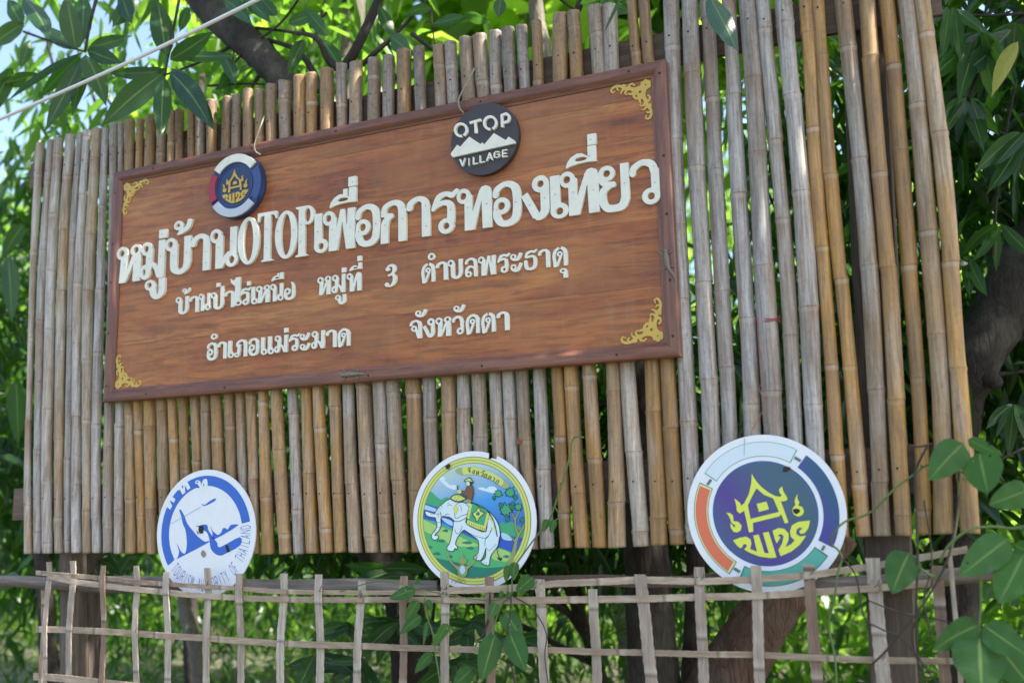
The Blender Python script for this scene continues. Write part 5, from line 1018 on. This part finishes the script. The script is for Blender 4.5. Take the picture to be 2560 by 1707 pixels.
# the near mango bough, its twigs and every large leaf -------------------
def leaf_object(base, tip, width, mat, parent, roll=0., droop=.12, fold=.18, name='leaf', broad=False, curl=0.):
    base = np.array(base, float); tip = np.array(tip, float); d = tip-base; L = np.linalg.norm(d); d /= L; v = base-CAM; v /= np.linalg.norm(v)
    s = np.cross(d, v); s /= np.linalg.norm(s); nrm = np.cross(s, d); s, nrm = s*math.cos(roll)+nrm*math.sin(roll), nrm*math.cos(roll)-s*math.sin(roll)
    m, k = 13, 5; V = []; uv = []; Q = []; rr = random.Random(int(abs(base[0]*1e4))+int(abs(base[2]*1e3)))
    wav = rr.uniform(0, 6); wa = rr.uniform(.02, .05)
    for i in range(m):
        t = i/(m-1)
        pr = (math.sin(PI*min(1, t*1.02)**(.62 if broad else .80)))**(.62 if broad else .85) if 0 < t < 1 else .02
        if t > .86 and not broad: pr *= .75
        for j in range(k):
            a = (j-2)/2; off = abs(a)*fold*width*.5*pr+wa*width*math.sin(t*17+wav+a*2)*abs(a)
            c = base+d*L*t+s*a*width*.5*pr-nrm*off*(-1 if nrm[2] > 0 else 1)*-1
            c[2] += droop*L*(math.sin(PI*t)*.5); c += nrm*curl*L*math.sin(PI*t); V.append(c); uv.append((.5+a*.5, t))
    for i in range(m-1):
        for j in range(k-1): q = i*k+j; Q.append((q, q+1, q+k+1, q+k))
    return link(name, bigmesh(name, np.array(V), np.array(Q), np.array(uv), True), mat, parent)
def SL(bx, by, tx, ty, w, yb, yt, mat, parent, **kw):
    B = U(bx, by, yb); T = U(tx, ty, yt); return leaf_object(B, T, w/F*depth(B), mat, parent, **kw)
def twig(P, parent, mat=None, name='twig', n=7):
    c = catmull([tuple(U(a, b, y))+(w/F*depth(U(a, b, y))/2,) for a, b, y, w in P], 5); V, Fc = tube(c[:, :3], c[:, 3], n); return link(name, mesh(name, V, Fc, True), mat or M_bark_dark, parent)
bough = trunk_thing('mango_bough', 'thick dark mango bough slanting over the wall with clusters of long leaves at upper left', [(330, -330, .9, 96), (430, -140, .6, 92), (515, 0, .42, 88), (600, 90, .36, 82), (665, 150, .33, 76), (712, 215, .30, 70), (770, 330, .28, 70), (830, 600, .30, 74), (880, 1000, .40, 80), (930, 1350, .5, 86), (1000, 1480, .55, 90), (1030, 1700, .6, 96), (1040, 2300, .6, 105)], M_bark_dark, cat='branch')
for P in ([(600, 100, .36, 12), (545, 135, .3, 8), (490, 160, .15, 6), (412, 188, .0, 5)], [(412, 188, .0, 5), (425, 120, .05, 6), (440, 40, .1, 7), (455, -40, .2, 8)], [(212, 130, .0, 7), (225, 60, .05, 8), (240, 0, .1, 9), (255, -60, .2, 10)], [(60, 80, .3, 7), (130, 105, .15, 6), (212, 130, .0, 5)], [(670, 100, .35, 10), (740, 125, .3, 14), (780, 175, .3, 18), (800, 230, .3, 18)],
          [(640, 70, .35, 8), (720, 80, .3, 8), (790, 95, .3, 14), (820, 150, .3, 18), (850, 170, .3, 22), (880, 140, .3, 26), (920, 60, .35, 24), (960, -30, .4, 24)], [(880, 185, .3, 10), (940, 130, .3, 14), (990, 85, .3, 10), (1050, 20, .35, 8), (1080, -20, .4, 7)], [(1030, 85, .3, 12), (1090, 130, .3, 10), (1150, 180, .3, 8)], [(560, 190, .3, 7), (620, 120, .3, 6), (700, 60, .3, 6), (760, -20, .3, 6)], [(520, 215, .32, 6), (600, 210, .32, 6), (690, 212, .3, 5)],
          [(1440, 40, .3, 16), (1450, 10, .3, 20), (1470, -40, .35, 24)], [(1390, -10, .3, 6), (1420, 15, .3, 6), (1445, 28, .3, 6)], [(1078, 15, .6, 6), (1080, 60, .6, 5), (1087, 110, .6, 4)], [(590, 90, .35, 5), (575, 180, .3, 4), (540, 225, .3, 4)]): twig(P, bough)
near = [(405,185,251,318,62,-.03,-.16),(408,190,402,345,44,-.03,-.15),(425,182,530,322,58,-.02,-.13),(428,172,545,338,50,.0,-.10),(425,150,534,78,46,.02,.05),(415,140,392,-5,58,.02,.1),(400,178,268,182,32,.0,.05),(470,20,448,82,30,.1,.1),(436,140,600,138,30,.05,.15),(418,170,330,262,40,.05,.05),(404,170,330,205,32,.08,.1),
        (190,125,165,-12,58,.05,.1),(214,138,266,266,56,.0,-.04),(204,150,112,330,44,.02,-.05),(200,142,98,245,40,.05,.02),(218,125,305,158,42,.03,.08),(120,85,55,-8,52,.1,.2),(75,100,52,170,26,.05,.0),(205,110,210,-20,44,.1,.2),(222,120,330,90,36,.1,.2),(200,118,85,60,40,.15,.2),(216,140,180,290,38,.08,.0),
        (30,170,-30,300,44,.1,.1),(100,185,-10,215,40,.12,.1),(60,60,-25,120,46,.15,.2),(20,0,60,70,40,.2,.2),(300,-20,330,60,42,.15,.1),(340,-10,280,70,44,.2,.1),(560,0,630,62,40,.25,.2),(600,-15,680,60,36,.25,.2),
        (976,92,1035,140,46,.2,.15),(1160,42,1080,62,28,.3,.3),(1160,40,1230,60,30,.3,.3),(1252,-4,1245,46,32,.2,.2),(1080,20,1010,40,26,.3,.3),(980,90,945,10,34,.3,.3),(850,165,800,95,38,.3,.3),(820,90,760,20,38,.3,.3),(560,140,590,215,34,.3,.2),(575,175,545,230,28,.3,.25),(760,100,720,190,36,.3,.2),(1090,125,1160,165,34,.3,.25),(1450,10,1560,-20,40,.25,.3),(1500,0,1590,30,38,.25,.2),(720,60,800,30,34,.3,.35),(690,40,640,-20,36,.3,.35)]
for i, (a, b, c, d, w, y0, y1) in enumerate(near):
    SL(a, b, c, d, w, y0, y1, M_leaf_near, bough, roll=random.uniform(-.5, .5), droop=random.uniform(-.05, .15))
SL(205, 132, 8, 262, 30, .0, -.1, M_leaf_blue, bough, roll=.9)
hl = tag(SL(1772, -12, 1845, 132, 58, -.06, -.10, M_leaf_blue, None, roll=.35, droop=.05, fold=.35), 'single blue-green curled leaf hanging over the tall poles right of the sign', 'leaf')
hl2 = tag(SL(1552, -5, 1508, 88, 12, -.05, -.08, M_leaf_blue, None, roll=.8, droop=.05), 'narrow folded blue-green leaf hanging above the upper right of the sign', 'leaf')
# right-hand hanging mango foliage, out of focus behind the tan poles
rb = trunk_thing('mango_branch', 'leafy mango branch hanging at the upper right corner behind the wall', [(2700, -60, .9, 26), (2560, 60, .8, 22), (2460, 160, .7, 14), (2420, 250, .65, 8)], M_bark_dark, cat='branch', n=8)
twig([(2420, 240, .65, 8), (2440, 300, .7, 9), (2560, 360, .8, 12), (2680, 420, .9, 14)], rb); twig([(2360, 30, .6, 5), (2460, 40, .65, 7), (2620, 30, .8, 9)], rb); twig([(2480, 640, .8, 8), (2500, 420, .75, 8), (2540, 200, .8, 8)], rb)
R_ = random.Random(3)
for (cx0, cy0, y, n, L0) in ((2450, 80, .62, 9, 175), (2540, 60, .7, 8, 180), (2420, 245, .62, 6, 150), (2560, 330, .75, 7, 170), (2380, 20, .55, 5, 150), (2500, 560, .8, 6, 120), (2540, 1010, .8, 5, 130), (2420, 640, .9, 4, 110)):
    for k in range(n):
        a = R_.uniform(.15, .85)*PI; L = L0*R_.uniform(.7, 1.15); SL(cx0+R_.uniform(-12, 12), cy0, cx0+L*math.cos(a), cy0+L*math.sin(a), L*R_.uniform(.22, .3), y+R_.uniform(-.1, .1), y+R_.uniform(-.2, .1), M_leaf_near, rb, roll=R_.uniform(-.8, .8), droop=R_.uniform(-.1, .15))
SL(2545, 105, 2478, 245, 40, .45, .38, M_leaf_yel, rb, roll=.3)
# low mango foliage seen through the lattice
lb_ = trunk_thing('mango_sapling', 'young mango sapling with dark glossy leaves behind the lattice below the seal sign', [(1050, 2200, .40, 20), (1040, 1900, .38, 18), (1060, 1700, .36, 14), (1080, 1560, .34, 9), (1090, 1460, .34, 6)], M_bark_dark, cat='sapling', n=8)
for s in lb_.children: s.name = 'stem'
for (cx0, cy0, y, n, L0) in ((985, 1560, .30, 9, 120), (900, 1650, .28, 8, 130), (1180, 1560, .30, 8, 120), (1040, 1450, .32, 9, 120), (1130, 1660, .3, 8, 120), (960, 1420, .36, 5, 110), (860, 1560, .36, 5, 110), (1290, 1600, .34, 5, 110), (800, 1640, .34, 5, 110)):
    for k in range(n):
        a = R_.uniform(-.1, 1.1)*PI; L = L0*R_.uniform(.65, 1.2); SL(cx0+R_.uniform(-14, 14), cy0+R_.uniform(-10, 10), cx0+L*math.cos(a), cy0+L*math.sin(a)*.8, L*R_.uniform(.26, .36), y+R_.uniform(-.08, .08), y+R_.uniform(-.15, .05), M_leaf_near, lb_, roll=R_.uniform(-.7, .7), droop=R_.uniform(-.1, .2))
ls = trunk_thing('mango_sapling', 'small mango sapling with long leaves behind the left end of the lattice', [(250, 2200, .40, 16), (240, 1900, .36, 14), (245, 1600, .3, 9), (250, 1460, .28, 6)], M_bark_dark, cat='sapling', n=8)
for s in ls.children: s.name = 'stem'
for a, b, c, d, w in ((250,1478,188,1552,40),(246,1395,228,1470,34),(330,1385,290,1450,34),(250,1400,300,1440,30),(365,1390,370,1450,26),(40,950,46,1120,50),(20,640,30,810,44),(50,1440,-20,1480,40),(60,560,10,640,40)): SL(a, b, c, d, w, .28 if a > 100 else .5, .2 if a > 100 else .5, M_leaf_near, ls, roll=R_.uniform(-.6, .6))

# ------------------------------------------------------------------ climbing vines in front
def vine(label, stems, leaves, cat='vine'):
    root = None; v = empty('climbing_vine', U(stems[0][0][0][0], stems[0][0][0][1], stems[0][1]), label, cat)
    for P, y, w, m in stems:
        pts = catmull([U(a, b, y+.012*math.sin(i*1.3)) for i, (a, b) in enumerate(P)], 6); r = w/F*depth(pts[0])/2; V, Fc = tube(pts, r, 7); link('stem', mesh('stem', V, Fc, True), m, v)
    for a, b, c, d, w, y0, y1 in leaves: SL(a, b, c, d, w, y0, y1, M_leaf_vine, v, broad=True, roll=R_.uniform(-.35, .35), droop=R_.uniform(-.06, .08), fold=.10)
    return v
vine('thin green vine with hanging oval leaves climbing over the lattice and the seal sign',
     [([(1460,1093),(1437,1092),(1429,1108),(1427,1131),(1411,1189),(1386,1266),(1372,1301),(1341,1340),(1310,1382),(1283,1425),(1278,1487),(1256,1508),(1236,1560),(1232,1590)], -.055, 4.5, M_stem), ([(1061,1487),(1067,1537),(1082,1584),(1090,1642),(1103,1720)], -.06, 4, M_stem), ([(1278,1487),(1220,1500),(1120,1486),(1040,1470),(955,1450),(850,1478)], -.055, 3, M_stem), ([(1278,1487),(1330,1520),(1365,1580),(1362,1640),(1372,1720)], -.052, 3, M_dry), ([(1386,1266),(1400,1290),(1384,1302)], -.055, 3, M_stem), ([(1278,1487),(1275,1540),(1268,1600),(1290,1720)], -.07, 4, M_dry), ([(1225,1480),(1222,1540),(1205,1590),(1192,1600)], -.05, 5, M_dry)],
     [(1039,1471,973,1495,34,-.06,-.08),(1044,1500,1013,1550,30,-.06,-.08),(1052,1538,1000,1584,30,-.06,-.08),(1119,1558,1086,1614,28,-.06,-.08),(1240,1505,1222,1550,28,-.06,-.09),(1262,1527,1304,1594,50,-.03,-.05),(1236,1586,1204,1702,58,-.07,-.10),(1273,1580,1314,1676,62,-.07,-.10),(1078,1632,1037,1682,28,-.06,-.08),(1180,1672,1134,1714,44,-.07,-.09),(1332,1442,1290,1480,38,-.055,-.07),(1272,1412,1264,1454,22,-.05,-.06),(1286,1404,1284,1450,26,-.06,-.07),(1368,1297,1358,1330,20,-.055,-.06),(1386,1299,1376,1332,20,-.055,-.06),(1310,1476,1302,1488,10,-.06,-.06),(1255,1475,1250,1498,12,-.06,-.06),(1066,1500,1082,1522,16,-.06,-.07),(1068,1552,1058,1615,12,-.06,-.07),(1050,1445,1040,1462,9,-.06,-.06),(1062,1430,1070,1442,9,-.06,-.06),(1228,1580,1238,1596,22,-.06,-.07)])
vine('large vine with broad round-tipped leaves and tangled dark stems at the lower right',
     [([(2330,1160),(2312,1165),(2280,1189),(2239,1219),(2212,1247),(2182,1276),(2156,1290),(2120,1300),(2097,1316),(2081,1339),(2078,1359),(2094,1373),(2106,1395),(2095,1429),(2087,1487),(2075,1537),(2073,1572),(2087,1642),(2092,1720)], -.07, 5.5, M_stem), ([(2271,1112),(2300,1116),(2330,1108)], -.03, 5, M_dry), ([(2319,1113),(2295,1160),(2287,1190),(2290,1270),(2294,1400),(2290,1560),(2300,1720)], -.08, 6, M_dry), ([(2395,1165),(2398,1230),(2385,1330),(2360,1420),(2300,1520),(2220,1620),(2180,1660)], -.09, 6, M_dry), ([(2400,1170),(2392,1300),(2372,1390),(2340,1440),(2300,1420)], -.085, 6, M_stem), ([(2600,1300),(2540,1320),(2480,1316),(2420,1325),(2370,1365),(2350,1405)], -.12, 7, M_stem), ([(2560,1120),(2500,1150),(2460,1180),(2400,1180)], -.06, 5, M_dry), ([(2300,1520),(2280,1600),(2320,1720)], -.085, 4, M_dry), ([(2106,1395),(2140,1440),(2160,1540),(2200,1570),(2260,1600),(2330,1690),(2360,1730)], -.08, 4.5, M_dry), ([(2448,1400),(2452,1490),(2448,1560),(2445,1600)], -.12, 6, M_stem), ([(2530,1360),(2470,1330),(2430,1380)], -.1, 4, M_dry), ([(2170,1500),(2250,1530),(2330,1545),(2400,1560)], -.07, 3.5, M_dry), ([(2310,1250),(2330,1400),(2310,1500),(2330,1600)], -.075, 4, M_dry)],
     [(2408,1108,2323,1200,82,-.10,-.14),(2447,1133,2470,1234,98,-.11,-.15),(2420,1098,2508,1138,32,-.08,-.10),(2575,1222,2472,1262,70,-.1,-.12),(2520,1345,2398,1440,84,-.12,-.16),(2560,1382,2497,1508,98,-.12,-.15),(2273,1381,2230,1484,84,-.09,-.12),(2449,1560,2333,1624,72,-.13,-.16),(2460,1563,2575,1642,78,-.13,-.16),(2447,1592,2455,1735,132,-.14,-.18),(2535,1362,2600,1392,46,-.12,-.12),(2500,1620,2580,1720,90,-.05,-.06),(2480,1460,2460,1500,34,-.09,-.1)])
# small things ---------------------------------------------------------
V, Fc = tube(catmull([U(-160, 362, -.35), U(0, 298, -.38), U(330, 152, -.42), U(640, 2, -.46), U(820, -88, -.5)], 14), .0068, 10)
ro = link('white_rope', mesh('white_rope', V, Fc, True), M_wrope); tag(ro, 'taut white rope stretched diagonally across the upper left corner', 'rope')
rp = []
for k in range(3): rp.append(tube([U(1889+2, 792+k*7, .035)]+[U(1889+(1948-1889)*t, 793+k*6+4*math.sin(t*3+k), YP-.030*math.sin(PI*t)-.004) for t in np.linspace(.05, .95, 7)]+[U(1949, 790+k*7, .04)], .0016, 6))
rp.append(tube(catmull([U(1896, 806, .028), U(1898, 850, .024), U(1905, 910, .026), U(1908, 950, .022), U(1897, 972, .026), U(1912, 1000, .022), U(1905, 1030, .024), U(1880, 1075, .022)], 6), .0013, 6))
rs = empty('red_string', U(1890, 800, .03), 'thin red string tied round a grey pole and dangling above the house sign', 'string')
for i, (V, Fc) in enumerate(rp): link('string_turn' if i < 3 else 'loose_end', mesh('string', V, Fc, True), M_redstr, rs)
def gecko(label, head, mid, tail0, tailend, y):
    P = [(U(*head, y), .004), (U(head[0]*.8+mid[0]*.2, head[1]*.8+mid[1]*.2, y), .007), (U(head[0]*.6+mid[0]*.4, head[1]*.6+mid[1]*.4, y), .0052), (U(*mid, y), .0085), (U(*tail0, y), .0055), (U((tail0[0]+tailend[0])/2+2, (tail0[1]+tailend[1])/2, y), .003), (U(*tailend, y), .0008)]
    c = catmull([tuple(p)+(r,) for p, r in P], 6); V, Fc = tube(c[:, :3], c[:, 3], 10); V = [Vector((v[0], y+(v[1]-y)*.6-.003, v[2])) for v in V]; parts = [(V, Fc)]
    ax = np.array(U(*tail0, y))-np.array(U(*head, y)); ax /= np.linalg.norm(ax); sd_ = np.array([-ax[2], 0, ax[0]])
    for t, s in ((.28, 1), (.28, -1), (.85, 1), (.85, -1)):
        b = np.array(U(*head, y))*(1-t)+np.array(U(*tail0, y))*t; k = b+sd_*s*.018+ax*(.010 if t > .5 else -.008); e = k+sd_*s*.006+ax*(-.006 if t > .5 else -.010); parts.append(tube([b, k, e], [.0028, .002, .0012], 6))
        for q in (-.8, 0, .8): parts.append(tube([e, e+(sd_*s*math.cos(q)+ax*math.sin(q))*.005], [.0009, .0005], 5))
    V, Fc = join(parts); tag(link('gecko', mesh('gecko', V, Fc, True), paint('gecko_skin', (.20, .18, .13), .8, .6)), label, 'gecko')
gecko('small grey gecko clinging to the right upright of the sign frame', (1664, 624), (1667, 648), (1672, 670), (1693, 706), -.003)
gecko('small grey gecko resting along the bottom frame of the sign', (852, 938), (872, 936), (896, 934), (916, 936), -.003)
V, Fc = slab(px_loops([(0,0),(6,-18),(3,-50),(10,-22),(26,-8),(40,-2),(28,8),(8,14)], 3), .001); lf = mesh('fallen_leaf', [tuple(np.array(U(1290, 1105, .036))+np.array([a*.0006, b, -c*.0006])) for a, b, c in V], Fc)
tag(link('dead_leaf', lf, paint('dead_leaf_brown', (.20, .07, .035), .8, .4)), 'curled brown dead leaf caught between two grey poles above the seal sign', 'leaf')
